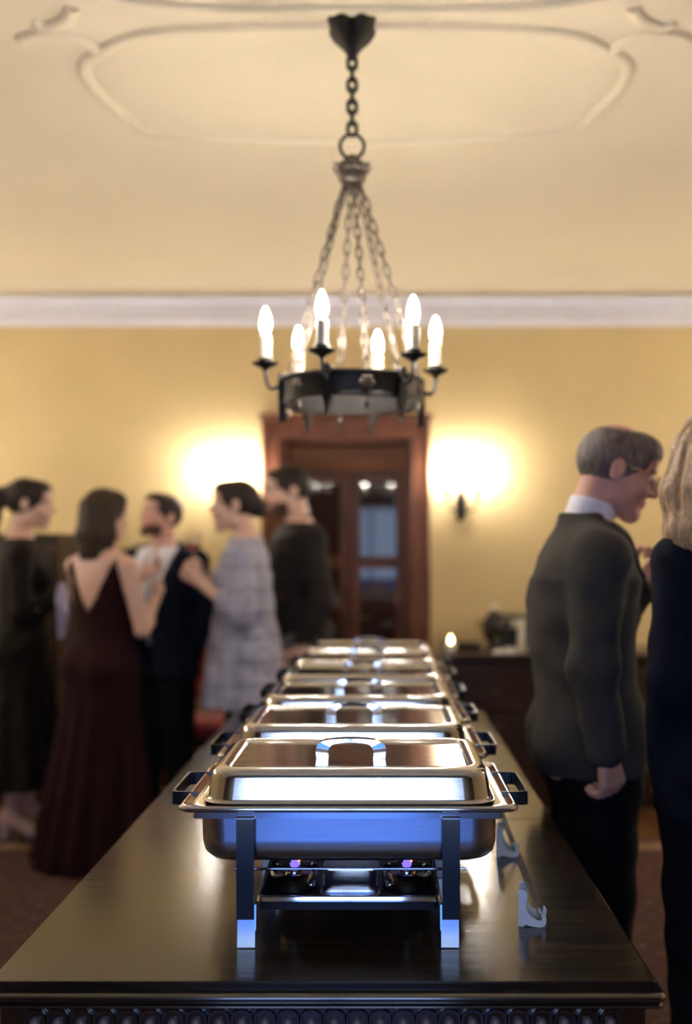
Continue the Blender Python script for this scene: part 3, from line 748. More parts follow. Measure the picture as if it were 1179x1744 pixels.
# ================================================================== SIDEBOARD AND WHAT STANDS ON IT
SBZ = 0.865
sx0, sx1 = at(757, 0, 5.55).x, 2.35
sb = thing('sideboard', 'dark wooden sideboard against the far wall right of the doorway', 'sideboard', ((sx0 + sx1) / 2, 5.72, 0))
w = sx1 - sx0
MB().box((0, 0, SBZ - 0.015), (w, 0.50, 0.03), 0.006).obj('top_board', M['sidewood'], sb, smooth=0)
MB().box((0, 0.01, 0.44), (w - 0.06, 0.44, 0.78), 0.004).obj('body', M['sidewood'], sb, smooth=0)
nd = 4; dw = (w - 0.08) / nd
for i in range(nd):
    x_ = -w / 2 + 0.04 + dw * (i + .5)
    d_ = MB().box((x_, -0.217, 0.66), (dw - 0.02, 0.02, 0.24), 0.004).obj('drawer', M['sidewood'], sb, smooth=0)
    k_ = MB().lathe([(0.002, 0.03), (0.010, 0.026), (0.012, 0.02), (0.005, 0.012), (0.005, 0)], n=12); k_.V = [(a + x_, -c - 0.226, b + 0.66) for a, b, c in k_.V]; k_.obj('knob', M['bronze'], d_)
    d_ = MB().box((x_, -0.217, 0.31), (dw - 0.02, 0.02, 0.42), 0.004).obj('cabinet_door', M['sidewood'], sb, smooth=0)
    MB().box((x_, -0.230, 0.31), (dw - 0.10, 0.012, 0.32), 0.005).obj('raised_panel', M['sidewood'], d_, smooth=0)
MB().box((0, 0.01, 0.03), (w - 0.10, 0.40, 0.06), 0.003).obj('plinth', M['sidewood'], sb, smooth=0)

def on_side(px, D=5.66): return (at(px, 0, D).x, D, SBZ)
# votive candle
v = thing('votive_candle', 'small lit candle glowing at the doorway end of the sideboard', 'candle', on_side(768, 5.60))
MB().lathe([(0.026, 0.0), (0.030, 0.004), (0.032, 0.05), (0.030, 0.05), (0.028, 0.008), (0.004, 0.006)], n=24).obj('glass_cup', M['porcelain'], v)
MB().lathe([(0.026, 0.008), (0.026, 0.046), (0.003, 0.047)], n=20).obj('wax', M['wax'], v)
MB().lathe([(0.002, 0.050), (0.007, 0.057), (0.0085, 0.066), (0.005, 0.080), (0.001, 0.092)], n=12).obj('flame', M['votive_flame'], v, smooth=180)
# tray of plates
tr = thing('serving_tray', 'low dark serving tray on the sideboard beside the lit candle', 'tray', on_side(785, 5.76))
MB().loft([rrect(0.20, 0.20, 0.02, 0.0), rrect(0.22, 0.22, 0.02, 0.03), rrect(0.212, 0.212, 0.02, 0.03), rrect(0.195, 0.195, 0.02, 0.006)]).obj('tray_dish', M['sidewood'], tr)
MB().loft([rrect(0.226, 0.226, 0.02, 0.028), rrect(0.23, 0.23, 0.02, 0.034), rrect(0.21, 0.21, 0.02, 0.034), rrect(0.208, 0.208, 0.02, 0.028)], False, False).obj('tray_rim', M['bronze'], tr)
# samovar-like coffee urn
u = thing('coffee_urn', 'dark round coffee urn with a bright ball knob on the sideboard', 'urn', on_side(842, 5.62))
MB().lathe([(0.05, 0), (0.055, 0.01), (0.03, 0.025), (0.028, 0.05), (0.055, 0.075), (0.068, 0.11), (0.066, 0.16), (0.05, 0.195), (0.052, 0.20), (0.004, 0.201)], n=28).obj('urn_body', M['iron'], u)
ld_ = MB().lathe([(0.05, 0.20), (0.042, 0.214), (0.02, 0.226), (0.01, 0.23), (0.008, 0.236)], n=24).obj('urn_lid', M['iron'], u)
MB().lathe([(0.004, 0.234), (0.015, 0.240), (0.021, 0.252), (0.015, 0.266), (0.003, 0.272)], n=18).obj('ball_knob', M['porcelain'], ld_)
tp = MB().tube(cr([(0.0, -0.062, 0.085), (0, -0.09, 0.085), (0, -0.10, 0.078), (0, -0.10, 0.065)], 4), 0.006, 8); tp.obj('spigot', M['chrome'], u)
for s in (-1, 1):
    MB().tube(cr([(s * 0.062, 0, 0.17), (s * 0.085, 0, 0.172), (s * 0.09, 0, 0.145), (s * 0.066, 0, 0.13)], 5), 0.005, 8).obj('side_handle', M['blackmetal'], u)
# black box-like coffee machine
cm = thing('coffee_machine', 'squat black coffee machine on the sideboard behind the grey suited man', 'coffee machine', on_side(876, 5.82))
MB().box((0, 0, 0.10), (0.25, 0.20, 0.20), 0.012).obj('housing', M['blackmetal'], cm, smooth=30)
MB().box((0, -0.112, 0.15), (0.15, 0.012, 0.05), 0.004).obj('control_panel', M['chrome'], cm, smooth=30)
MB().box((0, -0.13, 0.012), (0.17, 0.08, 0.022), 0.004).obj('drip_tray', M['chrome'], cm, smooth=30)
# white pillar candle
pc = thing('pillar_candle', 'tall pale pillar candle standing before the black coffee machine', 'candle', on_side(888, 5.55))
MB().lathe([(0.017, 0.0), (0.0185, 0.004), (0.0185, 0.185), (0.016, 0.19), (0.004, 0.187)], n=20).obj('wax_column', M['wax'], pc)
MB().tube([(0, 0, 0.187), (0.001, 0, 0.198)], 0.0015, 6).obj('wick', M['blackmetal'], pc)
# folded napkins
for i, (px, dz) in enumerate(((848, 0), (868, 0))):
    nk = thing('folded_napkin', ['folded white napkin on the sideboard in front of the coffee urn', 'folded white napkin on the sideboard in front of the black coffee machine'][i], 'napkin', on_side(px, 5.515), 0.2 * i, 'folded napkins on the sideboard')
    MB().box((0, 0, 0.006), (0.062, 0.07, 0.012), 0.004).obj('lower_fold', M['linen'], nk, smooth=30)
    MB().box((0.004, 0.004, 0.016), (0.054, 0.060, 0.008), 0.003).obj('upper_fold', M['linen'], nk, smooth=30)

# ================================================================== CABINET AND CHAIR AT THE LEFT
cbx = at(128, 0, 5.75).x
cb = thing('tall_cabinet', 'tall dark wooden cabinet against the wall behind the ponytailed woman', 'cabinet', ((cbx - 2.75) / 2, 5.74, 0))
w = cbx + 2.75
MB().box((0, 0, 0.76), (w - 0.06, 0.44, 1.48), 0.006).obj('body', M['sidewood'], cb, smooth=0)
MB().box((0, -0.01, 1.515), (w, 0.48, 0.035), 0.008).obj('top_board', M['sidewood'], cb, smooth=0)
MB().box((0, 0, 0.01), (w - 0.1, 0.42, 0.03), 0.002).obj('plinth', M['sidewood'], cb, smooth=0)
for s in (-1, 1):
    d_ = MB().box((s * (w - 0.08) / 4, -0.228, 0.76), ((w - 0.10) / 2, 0.02, 1.36), 0.004).obj('cabinet_door', M['sidewood'], cb, smooth=0)
    MB().box((s * (w - 0.08) / 4, -0.240, 1.08), ((w - 0.40) / 2, 0.012, 0.54), 0.006).obj('raised_panel', M['sidewood'], d_, smooth=0)
    MB().box((s * (w - 0.08) / 4, -0.240, 0.40), ((w - 0.40) / 2, 0.012, 0.50), 0.006).obj('raised_panel', M['sidewood'], d_, smooth=0)
    k_ = MB().lathe([(0.002, 0.03), (0.010, 0.026), (0.012, 0.02), (0.005, 0.012), (0.005, 0)], n=12); k_.V = [(a + s * 0.04, -c - 0.238, b + 0.80) for a, b, c in k_.V]; k_.obj('knob', M['bronze'], d_)

def chair(x, y, rz, label):
    t = thing('side_chair', label, 'chair', (x, y, 0), rz)
    MB().loft([rrect(0.46, 0.44, 0.05, 0.40), rrect(0.48, 0.46, 0.06, 0.43), rrect(0.48, 0.46, 0.06, 0.47), rrect(0.42, 0.40, 0.08, 0.495)]).obj('seat', M['redcloth'], t, smooth=60)
    MB().loft([rrect(0.44, 0.42, 0.02, 0.345), rrect(0.46, 0.44, 0.02, 0.40)]).obj('seat_rail', M['sidewood'], t, smooth=30)
    mb = MB().loft([[(a[0], 0.20 + 0.0 * a[2] + b * 0.03 + 0.05 * ((a[1]) - 0.7), a[1]) for a in [(p[0], p[1] + 0.82, 0) for p in rrect(0.40, 0.50, 0.05, 0)]] for b in (-1, -0.6, 0.6, 1)])
    mb.obj('backrest', M['redcloth'], t, smooth=60)
    for s in (-1, 1):
        MB().tube([(s * 0.205, -0.19, 0.0), (s * 0.205, -0.19, 0.36)], 0.02, 10, taper=[0.7, 1]).obj('leg', M['sidewood'], t)
        MB().tube(cr([(s * 0.205, 0.25, 0.0), (s * 0.205, 0.20, 0.36), (s * 0.212, 0.20, 0.6), (s * 0.215, 0.235, 1.10)], 5), 0.02, 10).obj('leg', M['sidewood'], t)
    MB().tube([(-0.215, 0.225, 1.08), (0.215, 0.225, 1.08)], 0.022, 10).obj('top_rail', M['sidewood'], t)
    return t
chair(-1.0, 5.70, math.radians(10), 'red upholstered side chair behind the navy suited man and plaid dress woman')
# ================================================================== PEOPLE
# Bodies and clothes are smooth unions of tapered limbs, meshed with surface nets; one continuous surface per body / garment.
A3 = lambda v: np.array([float(v[0]), float(v[1]), float(v[2])])
class Pr:
    def __init__(s, lo, hi, f): s.lo, s.hi, s.f = np.array(lo, float), np.array(hi, float), f
def cone(a, b, ra, rb):
    a, b = A3(a), A3(b); ba = b - a; l2 = float(ba @ ba) + 1e-12
    def f(X, Y, Z):
        h = np.clip(((X - a[0]) * ba[0] + (Y - a[1]) * ba[1] + (Z - a[2]) * ba[2]) / l2, 0, 1)
        return np.sqrt((X - a[0] - h * ba[0]) ** 2 + (Y - a[1] - h * ba[1]) ** 2 + (Z - a[2] - h * ba[2]) ** 2) - (ra + h * (rb - ra))
    return Pr(np.minimum(a - ra, b - rb), np.maximum(a + ra, b + rb), f)
def ell(c, r, R=None):
    c, r = A3(c), A3(r); m = max(r)
    Rm = np.eye(3) if R is None else np.array(R)
    def f(X, Y, Z):
        x, y, z = X - c[0], Y - c[1], Z - c[2]
        u = [(Rm[0, i] * x + Rm[1, i] * y + Rm[2, i] * z) for i in range(3)]
        k0 = np.sqrt(sum((u[i] / r[i]) ** 2 for i in range(3))); k1 = np.sqrt(sum((u[i] / r[i] ** 2) ** 2 for i in range(3))) + 1e-9
        return k0 * (k0 - 1) / k1
    return Pr(c - m, c + m, f)
def dense(rows, n=8):
    rows = np.array(rows, float); out = []
    N = len(rows)
    for i in range(N - 1):
        p0, p1, p2, p3 = rows[max(i - 1, 0)], rows[i], rows[i + 1], rows[min(i + 2, N - 1)]
        for k in range(n):
            t = k / n
            q = 0.5 * (2 * p1 + (p2 - p0) * t + (2 * p0 - 5 * p1 + 4 * p2 - p3) * t * t + (3 * p1 - p0 - 3 * p2 + p3) * t ** 3)
            q[0] = p1[0] + (p2[0] - p1[0]) * t; out.append(q)
    out.append(rows[-1]); return np.array(out)
def loft(rows, p=2.3, pleat=None):
    """rows: (z, cx, cy, rx, ry) from low to high"""
    q = dense(rows); z0, z1 = q[0, 0], q[-1, 0]
    lo = [(q[:, 1] - q[:, 3]).min() - .02, (q[:, 2] - q[:, 4]).min() - .02, z0]; hi = [(q[:, 1] + q[:, 3]).max() + .02, (q[:, 2] + q[:, 4]).max() + .02, z1]
    def f(X, Y, Z):
        I = lambda k: np.interp(Z, q[:, 0], q[:, k])
        rx, ry = I(3), I(4)
        x, y = (X - I(1)) / rx, (Y - I(2)) / ry
        rho = (np.abs(x) ** p + np.abs(y) ** p) ** (1 / p)
        d = (rho - 1) * np.minimum(rx, ry) * 0.9
        if pleat is not None: d = d + pleat(np.arctan2(y, x), Z)
        return np.maximum(d, np.maximum(z0 - Z, Z - z1))
    return Pr(lo, hi, f)

class Grid:
    def __init__(s, lo, hi, h):
        s.h = h; s.lo = np.array(lo, float); n = np.ceil((np.array(hi) - s.lo) / h).astype(int) + 1
        s.n = n; s.f = np.full(tuple(n), 1.0, np.float32)
        s.ax = [s.lo[i] + h * np.arange(n[i]) for i in range(3)]
    def blk(s, lo, hi, m):
        a = np.maximum(np.floor((lo - m - s.lo) / s.h).astype(int), 0); b = np.minimum(np.ceil((hi + m - s.lo) / s.h).astype(int) + 1, s.n)
        if (b <= a).any(): return None
        sl = tuple(slice(int(a[i]), int(b[i])) for i in range(3))
        return sl, s.ax[0][sl[0]][:, None, None], s.ax[1][sl[1]][None, :, None], s.ax[2][sl[2]][None, None, :]
    def add(s, p, k=0.02, t=0.0):
        B = s.blk(p.lo - t, p.hi + t, k + 3 * s.h)
        if B is None: return
        sl, X, Y, Z = B; d = (p.f(X, Y, Z) - t).astype(np.float32); f = s.f[sl]
        hh = np.clip(0.5 + 0.5 * (f - d) / k, 0, 1)
        s.f[sl] = f + (d - f) * hh - k * hh * (1 - hh)
    def sub(s, p, k=0.006):
        B = s.blk(p.lo, p.hi, k + 3 * s.h)
        if B is None: return
        sl, X, Y, Z = B; d = (-p.f(X, Y, Z)).astype(np.float32); f = s.f[sl]
        hh = np.clip(0.5 - 0.5 * (f - d) / k, 0, 1)
        s.f[sl] = f + (d - f) * hh + k * hh * (1 - hh)
    def xyz(s): return s.ax[0][:, None, None], s.ax[1][None, :, None], s.ax[2][None, None, :]
    def limit(s, fn): s.f = np.maximum(s.f, fn(*s.xyz())).astype(np.float32)
    def warp(s, fn): s.f = (s.f + fn(*s.xyz())).astype(np.float32)
    def net(s):
        f = np.pad(s.f, 1, constant_values=1.0); lo = s.lo - s.h
        sg = f < 0
        C = [sg[i:f.shape[0] - 1 + i, j:f.shape[1] - 1 + j, k:f.shape[2] - 1 + k] for i in (0, 1) for j in (0, 1) for k in (0, 1)]
        cnt = sum(c.astype(np.int8) for c in C)
        act = (cnt > 0) & (cnt < 8); idx = np.argwhere(act)
        ids = np.full(act.shape, -1, np.int32); ids[act] = np.arange(len(idx))
        cor = [(i, j, k) for i in (0, 1) for j in (0, 1) for k in (0, 1)]
        val = np.stack([f[idx[:, 0] + c[0], idx[:, 1] + c[1], idx[:, 2] + c[2]] for c in cor], 1)
        acc = np.zeros((len(idx), 3)); num = np.zeros(len(idx))
        for a in range(8):
            for b in range(a + 1, 8):
                if sum(abs(cor[a][q] - cor[b][q]) for q in range(3)) != 1: continue
                m = (val[:, a] < 0) != (val[:, b] < 0); t = np.where(m, val[:, a] / np.where(m, val[:, a] - val[:, b], 1), 0)
                for q in range(3): acc[:, q] += np.where(m, cor[a][q] + t * (cor[b][q] - cor[a][q]), 0)
                num += m
        V = lo + s.h * (idx + acc / num[:, None]); Q = []
        for ax in range(3):
            u, w = (ax + 1) % 3, (ax + 2) % 3
            a = np.take(sg, range(0, f.shape[ax] - 1), ax); b = np.take(sg, range(1, f.shape[ax]), ax)
            for flip in (False, True):
                e = np.argwhere((a & ~b) if not flip else (~a & b)); e = e[(e[:, u] > 0) & (e[:, w] > 0)]
                if not len(e): continue
                q = []
                for du, dw in ((-1, -1), (0, -1), (0, 0), (-1, 0)):
                    c = e.copy(); c[:, u] += du; c[:, w] += dw; q.append(ids[c[:, 0], c[:, 1], c[:, 2]])
                q = np.stack(q, 1); Q.append(q[:, ::-1] if flip else q)
        return V, np.concatenate(Q)

def net_obj(name, V, Q, mats, parent, mi=None):
    me = bpy.data.meshes.new(name)
    me.vertices.add(len(V)); me.vertices.foreach_set('co', V.astype(np.float32).ravel())
    me.loops.add(Q.size); me.loops.foreach_set('vertex_index', Q.astype(np.int32).ravel())
    me.polygons.add(len(Q)); me.polygons.foreach_set('loop_start', np.arange(0, Q.size, 4, dtype=np.int32)); me.polygons.foreach_set('loop_total', np.full(len(Q), 4, np.int32))
    for m in mats: me.materials.append(m)
    if mi is not None: me.polygons.foreach_set('material_index', mi.astype(np.int32))
    me.update(calc_edges=True); me.validate()
    me.shade_smooth()
    o = bpy.data.objects.new(name, me); COL.objects.link(o); o.parent = parent
    return o

def skin_mat(name, rgb):
    m, t, b = new_mat(name)
    tc = t.nodes.new('ShaderNodeTexCoord'); n = t.nodes.new('ShaderNodeTexNoise'); n.inputs['Scale'].default_value = 30
    t.links.new(tc.outputs['Object'], n.inputs['Vector'])
    r = t.nodes.new('ShaderNodeValToRGB')
    r.color_ramp.elements[0].color = tuple(c * .9 for c in rgb) + (1,); r.color_ramp.elements[1].color = tuple(min(1, c * 1.08) for c in rgb) + (1,)
    t.links.new(n.outputs['Fac'], r.inputs[0]); t.links.new(r.outputs[0], b.inputs['Base Color'])
    b.inputs['Roughness'].default_value = 0.5
    b.inputs['Subsurface Weight'].default_value = 0.12; b.inputs['Subsurface Radius'].default_value = (0.012, 0.005, 0.003); b.inputs['Subsurface Scale'].default_value = 0.6
    return m
def cloth(name, rgb, rough=0.9, sheen=0.0, var=0.12): return mat(name, rgb, rough, var=var, scale=14, bump=0.2, bscale=260, sheen=sheen, spec=0.15)
M['skin'] = skin_mat('fair_skin', (0.62, 0.38, 0.29))
M['skin_ruddy'] = skin_mat('ruddy_skin', (0.55, 0.29, 0.22))
M['lips'] = mat('lips', (0.45, 0.13, 0.12), 0.4, var=0.05)
M['eyewhite'] = mat('eye', (0.55, 0.52, 0.48), 0.2, var=0.02)
M['iris'] = mat('eye_iris', (0.04, 0.03, 0.025), 0.15, var=0.05)
M['hair_dark'] = mat('dark_brown_hair', (0.016, 0.010, 0.008), 0.45, var=0.4, scale=60, stretch=(6, 6, 1), bump=0.4, bscale=90, spec=0.2)
M['hair_brown'] = mat('brown_hair', (0.030, 0.018, 0.011), 0.5, var=0.35, scale=60, stretch=(6, 6, 1), bump=0.4, bscale=90, spec=0.2)
M['hair_beard'] = mat('reddish_brown_beard_hair', (0.075, 0.038, 0.025), 0.6, var=0.35, scale=90, bump=0.4, bscale=120, spec=0.2)
M['hair_grey'] = mat('greying_brown_hair', (0.12, 0.095, 0.08), 0.55, var=0.55, scale=26, stretch=(3, 3, 1), bump=0.4, bscale=90)
M['hair_blonde'] = mat('wavy_blonde_hair', (0.44, 0.28, 0.14), 0.42, var=0.45, scale=40, stretch=(5, 5, 0.8), bump=0.5, bscale=70)
M['suit_grey'] = cloth('charcoal_grey_suit_wool', (0.046, 0.042, 0.037))
M['suit_navy'] = cloth('dark_navy_suit_wool', (0.004, 0.006, 0.014))
M['black_cloth'] = cloth('black_cloth', (0.003, 0.003, 0.004))
M['brown_top'] = cloth('dark_brown_satin', (0.008, 0.005, 0.0035), 0.85)
M['maroon'] = cloth('dark_maroon_velvet', (0.012, 0.0018, 0.003), 0.9, 0.0)
M['shirt_white'] = cloth('white_shirt_cotton', (0.74, 0.72, 0.78), 0.8)
M['charcoal'] = cloth('charcoal_shirt_cotton', (0.016, 0.013, 0.013))
M['greytrousers'] = cloth('grey_trouser_wool', (0.13, 0.12, 0.125))
M['leather'] = mat('black_shoe_leather', (0.010, 0.009, 0.008), 0.3, var=0.1)
M['nude_leather'] = mat('pale_shoe_leather', (0.45, 0.36, 0.32), 0.4, var=0.1)
M['brass'] = mat('brass', (0.75, 0.52, 0.28), 0.25, 1.0, var=0.05)
def plaid():
    m, t, b = new_mat('grey_plaid_dress_cloth')
    tc = t.nodes.new('ShaderNodeTexCoord'); sp = t.nodes.new('ShaderNodeSeparateXYZ'); t.links.new(tc.outputs['Object'], sp.inputs[0])
    def stripes(sock, period, width):
        a = t.nodes.new('ShaderNodeMath'); a.operation = 'MULTIPLY'; a.inputs[1].default_value = 1 / period; t.links.new(sock, a.inputs[0])
        f = t.nodes.new('ShaderNodeMath'); f.operation = 'FRACT'; t.links.new(a.outputs[0], f.inputs[0])
        c = t.nodes.new('ShaderNodeMath'); c.operation = 'LESS_THAN'; c.inputs[1].default_value = width; t.links.new(f.outputs[0], c.inputs[0])
        return c.outputs[0]
    s = None
    sm = t.nodes.new('ShaderNodeMath'); sm.operation = 'ADD'; t.links.new(sp.outputs['X'], sm.inputs[0]); t.links.new(sp.outputs['Y'], sm.inputs[1])
    for sock, per, w in ((sp.outputs['Z'], 0.11, 0.3), (sm.outputs[0], 0.11, 0.3), (sp.outputs['Z'], 0.022, 0.3), (sm.outputs[0], 0.022, 0.3)):
        o = stripes(sock, per, w)
        if s is None: s = o
        else:
            a = t.nodes.new('ShaderNodeMath'); a.operation = 'ADD'; t.links.new(s, a.inputs[0]); t.links.new(o, a.inputs[1]); s = a.outputs[0]
    mr = t.nodes.new('ShaderNodeMapRange'); mr.inputs['From Max'].default_value = 4.0; t.links.new(s, mr.inputs['Value'])
    r = t.nodes.new('ShaderNodeValToRGB'); r.color_ramp.elements[0].color = (0.34, 0.335, 0.43, 1); r.color_ramp.elements[1].color = (0.10, 0.10, 0.17, 1)
    t.links.new(mr.outputs[0], r.inputs[0]); t.links.new(r.outputs[0], b.inputs['Base Color']); b.inputs['Roughness'].default_value = 0.9
    b.inputs['Sheen Weight'].default_value = 0.2
    return m
M['plaid'] = plaid()

def vv(*a): return np.array(a, float)
def unit(v): return v / (np.linalg.norm(v) + 1e-9)

class Person:
    def __init__(s, label, x, y, rz, scale=1.0, z=0.0, female=False, skin='skin', h=0.006, lean=0.0, hunch=0.0, head=(0, -0.02, 1.635), head_rot=(0, 0, 0),
                 arm_l=None, arm_r=None, curl_l=0.35, curl_r=0.35, palm_l=None, palm_r=None, heel=0.0, feet=None, group='guests standing in the room', stout=1.0):
        s.root = thing('person', label, 'person', (x, y, z), rz, group); s.root.scale = (scale,) * 3
        s.h = h; S = s.sets = {k: [] for k in ('torso', 'legs', 'neck', 'head', 'arms', 'hands', 'feet')}
        L = lambda zz: lean * np.clip((zz - .95) / .5, 0, 1.2) ** 1.4 + hunch * math.sin(math.pi * min(max((zz - .95) / .55, 0), 1))
        s.L = L; s.female = female
        if female: rows = [(.80, .15, .105, .005), (.88, .172, .118, .012), (.96, .168, .112, .010), (1.06, .134, .090, 0), (1.14, .124, .084, 0), (1.24, .136, .094, 0), (1.32, .148, .096, 0), (1.39, .146, .084, .004), (1.44, .105, .066, .010), (1.48, .055, .05, .012)]
        else: rows = [(.80, .15, .105, .005), (.88, .166, .115, .010), (.96, .162, .114, .004), (1.06, .150, .106, 0), (1.16, .152, .106, 0), (1.26, .168, .116, 0), (1.34, .178, .116, 0), (1.40, .170, .096, .004), (1.45, .115, .07, .010), (1.49, .06, .055, .012)]
        s.rows = [(z_, 0, c + L(z_), rx * stout, ry * stout) for z_, rx, ry, c in rows]
        S['torso'].append((loft(s.rows), .02))
        sw = .165 if female else .188
        sh_z = 1.385 if female else 1.395
        s.sh = [vv(-sw, L(1.4) + .008, sh_z), vv(sw, L(1.4) + .008, sh_z)]
        for i in (0, 1):
            S['torso'].append((cone((0, L(1.45) + .012, 1.45), s.sh[i] + vv(0, 0, -.004), .05, .052 if not female else .043), .04))
        if female:
            for q in (-1, 1): S['torso'].append((ell((q * .068, L(1.27) - .075, 1.265), (.062, .058, .06)), .03))
        for q in (-1, 1): S['torso'].append((ell((q * .075, .075 + L(.9), .90), (.085, .075, .09)), .04))
        feet = feet or [(-.10, 0.0), (.10, 0.0)]
        s.feet = feet
        for q, (fx, fy) in zip((-1, 1), feet):
            hip = vv(q * .088, .005, .90); kn = vv((hip[0] + fx) / 2, fy * .5 - .012, .50); an = vv(fx, fy + .02, .09 + heel)
            S['legs'] += [(cone(hip, kn, .088, .056), .03), (cone(kn, an, .054, .037), .02), (ell((kn + an) / 2 + vv(0, .018, .09), (.048, .05, .12)), .03)]
            S['feet'] += [(cone(an + vv(0, .012, -.035), (fx * 1.15, fy - .085, .035), .036, .030), .02), (cone((fx * 1.15, fy - .085, .033), (fx * 1.2, fy - .15, .026), .034, .024), .02)]
            if heel: S['feet'].append((cone(an + vv(0, .02, -.04), (fx, fy + .045, .012), .03, .01), .01))
        # arms
        dl = ((sw + .065, L(1.4) + .03, 1.11), (sw + .055, L(1.4) - .05, .875))
        arm_l = arm_l or dl
        arm_r = arm_r or tuple((-p[0], p[1], p[2]) for p in dl)
        s.arm = []
        k = .88 if female else 1.0
        for i, (el, wr), cu, pm in ((0, arm_r, curl_r, palm_r), (1, arm_l, curl_l, palm_l)):
            el, wr = A3(el), A3(wr); q = (-1, 1)[i]
            S['arms'] += [(cone(s.sh[i], el, .052 * k, .041 * k), .02), (cone(el, wr, .042 * k, .028 * k), .012), (ell(el + (wr - el) * .3, (.043 * k,) * 3), .03)]
            s.arm.append((s.sh[i], el, wr))
            d = unit(wr - el)
            n = unit(A3(pm)) if pm is not None else vv(-q, 0, 0)
            n = unit(n - d * (n @ d)); u = np.cross(d, n) * (-q)     # u points to the thumb side
            H = S['hands']; hk = .95 if female else 1.05
            B = lambda a, b_, c: wr + (d * a + u * b_ + n * c) * hk
            for j in range(4):
                H.append((cone(B(.005, -.012 + .008 * j, 0), B(.088 - .004 * abs(j - 1.5), -.030 + .020 * j, 0), .0175, .0125), .012))
            for j, ln in enumerate((.058, .072, .077, .069)):
                p = B(.088, -.030 + .020 * j, 0); an_ = 0.12
                for m_, fr in enumerate((.44, .32, .24)):
                    an_ += cu * (1.0, 1.25, .8)[m_]
                    p2 = p + (d * math.cos(an_) + n * math.sin(an_) + u * (.06 * (j - 1.5))) * ln * fr * hk
                    H.append((cone(p, p2, .0095 - .0008 * m_, .0088 - .0008 * m_), .003)); p = p2
            p = B(.022, .024, .004); p2 = p + (d * .62 + u * .62 + n * .45) * .042 * hk; p3 = p2 + (d * .85 + u * .25 + n * .45) * .032 * hk; p4 = p3 + (d * .9 + n * .4) * .026 * hk
            H += [(cone(p, p2, .0145, .0115), .008), (cone(p2, p3, .0112, .0098), .004), (cone(p3, p4, .0096, .0082), .003)]
        # head
        R = np.array((Matrix.Rotation(head_rot[2], 3, 'Y') @ Matrix.Rotation(head_rot[1], 3, 'Z') @ Matrix.Rotation(head_rot[0], 3, 'X')))
        c = A3(head); s.hR, s.hc = R, c
        hp = s.hp = lambda x_, y_, z_: c + R @ vv(x_, y_, z_)
        E = lambda p, r: ell(hp(*p), r, R)
        C = lambda a, b_, ra, rb: cone(hp(*a), hp(*b_), ra, rb)
        j = .92 if female else 1.0
        S['neck'].append((cone((0, L(1.45) + .02, 1.44), hp(0, .028, -.06), .062 if not female else .050, .056 if not female else .047), .02))
        S['head'] = [(E((0, .018, .030), (.076, .096, .090)), .02), (E((0, -.028, -.030), (.064 * j, .070, .082)), .02), (C((-.042 * j, -.010, -.070), (-.012, -.072, -.096), .024, .020), .02), (C((.042 * j, -.010, -.070), (.012, -.072, -.096), .024, .020), .02),
                     (E((0, -.076, -.098), (.022, .020, .018)), .015), (E((-.040, -.062, -.028), (.026, .026, .026)), .015), (E((.040, -.062, -.028), (.026, .026, .026)), .015),
                     (C((-.036, -.080, .026), (.036, -.080, .026), .012, .012), .012), (E((0, -.060, .058), (.058, .040, .040)), .02)]
        s.face = [('sub', E((-.032, -.104, .006), (.019, .020, .013)), .010), ('sub', E((.032, -.104, .006), (.019, .020, .013)), .010),
                  ('add', C((0, -.092, .016), (0, -.116, -.024), .008, .0125), .008), ('add', E((-.013, -.102, -.031), (.010, .012, .008)), .006), ('add', E((.013, -.102, -.031), (.010, .012, .008)), .006),
                  ('add', C((-.020, -.088, -.060), (.020, -.088, -.060), .005, .005), .006), ('add', C((0, -.097, -.058), (0, -.097, -.059), .007, .007), .010), ('add', C((-.015, -.090, -.070), (.015, -.090, -.070), .007, .007), .006),
                  ('add', E((-.079, .014, -.008), (.008, .020, .032)), .006), ('add', E((.079, .014, -.008), (.008, .020, .032)), .006),
                  ('sub', E((-.088, .010, -.004), (.006, .010, .017)), .004), ('sub', E((.088, .010, -.004), (.006, .010, .017)), .004)]
        s.skin = skin
    def bounds(s, keys, m):
        P = [p for k in keys for p, _ in s.sets[k]]
        return np.min([p.lo for p in P], 0) - m, np.max([p.hi for p in P], 0) + m
    def body(s):
        keys = ('legs', 'feet', 'torso', 'neck', 'arms', 'head', 'hands'); lo, hi = s.bounds(keys, .03)
        g = Grid(lo, hi, s.h)
        for k in keys:
            if k == 'hands':
                for op, p, kk in s.face:
                    g.add(p, kk) if op == 'add' else g.sub(p, kk)
            for p, kk in s.sets[k]: g.add(p, kk)
        V, Q = g.net()
        ctr = V[Q].mean(1); mi = np.zeros(len(Q), int)
        loc = (ctr - s.hc) @ s.hR
        mi[(np.abs(loc[:, 0]) < .024) & (loc[:, 1] < -.082) & (loc[:, 2] < -.053) & (loc[:, 2] > -.077)] = 1
        b = net_obj('body', V, Q, [M[s.skin], M['lips']], s.root, mi)
        R = Matrix(s.hR.tolist())
        for q in (-1, 1):
            e = MB().lathe([(0.0119 * math.sin(a), -.0119 * math.cos(a)) for a in [math.pi * k / 8 for k in range(9)]], n=12)
            p = s.hp(q * .032, -.0815, .006)
            e.V = [R @ Vector((a, c, bb)) + Vector(p) for a, bb, c in e.V]
            eo = e.obj('eye', M['eyewhite'], b, smooth=180)
            i = MB().lathe([(0.0001, .0124), (.004, .0119), (.0056, .0109)], n=12); i.V = [R @ Vector((a, -c, bb)) + Vector(p) for a, bb, c in i.V]
            i.obj('iris', M['iris'], b, smooth=180)
        return b
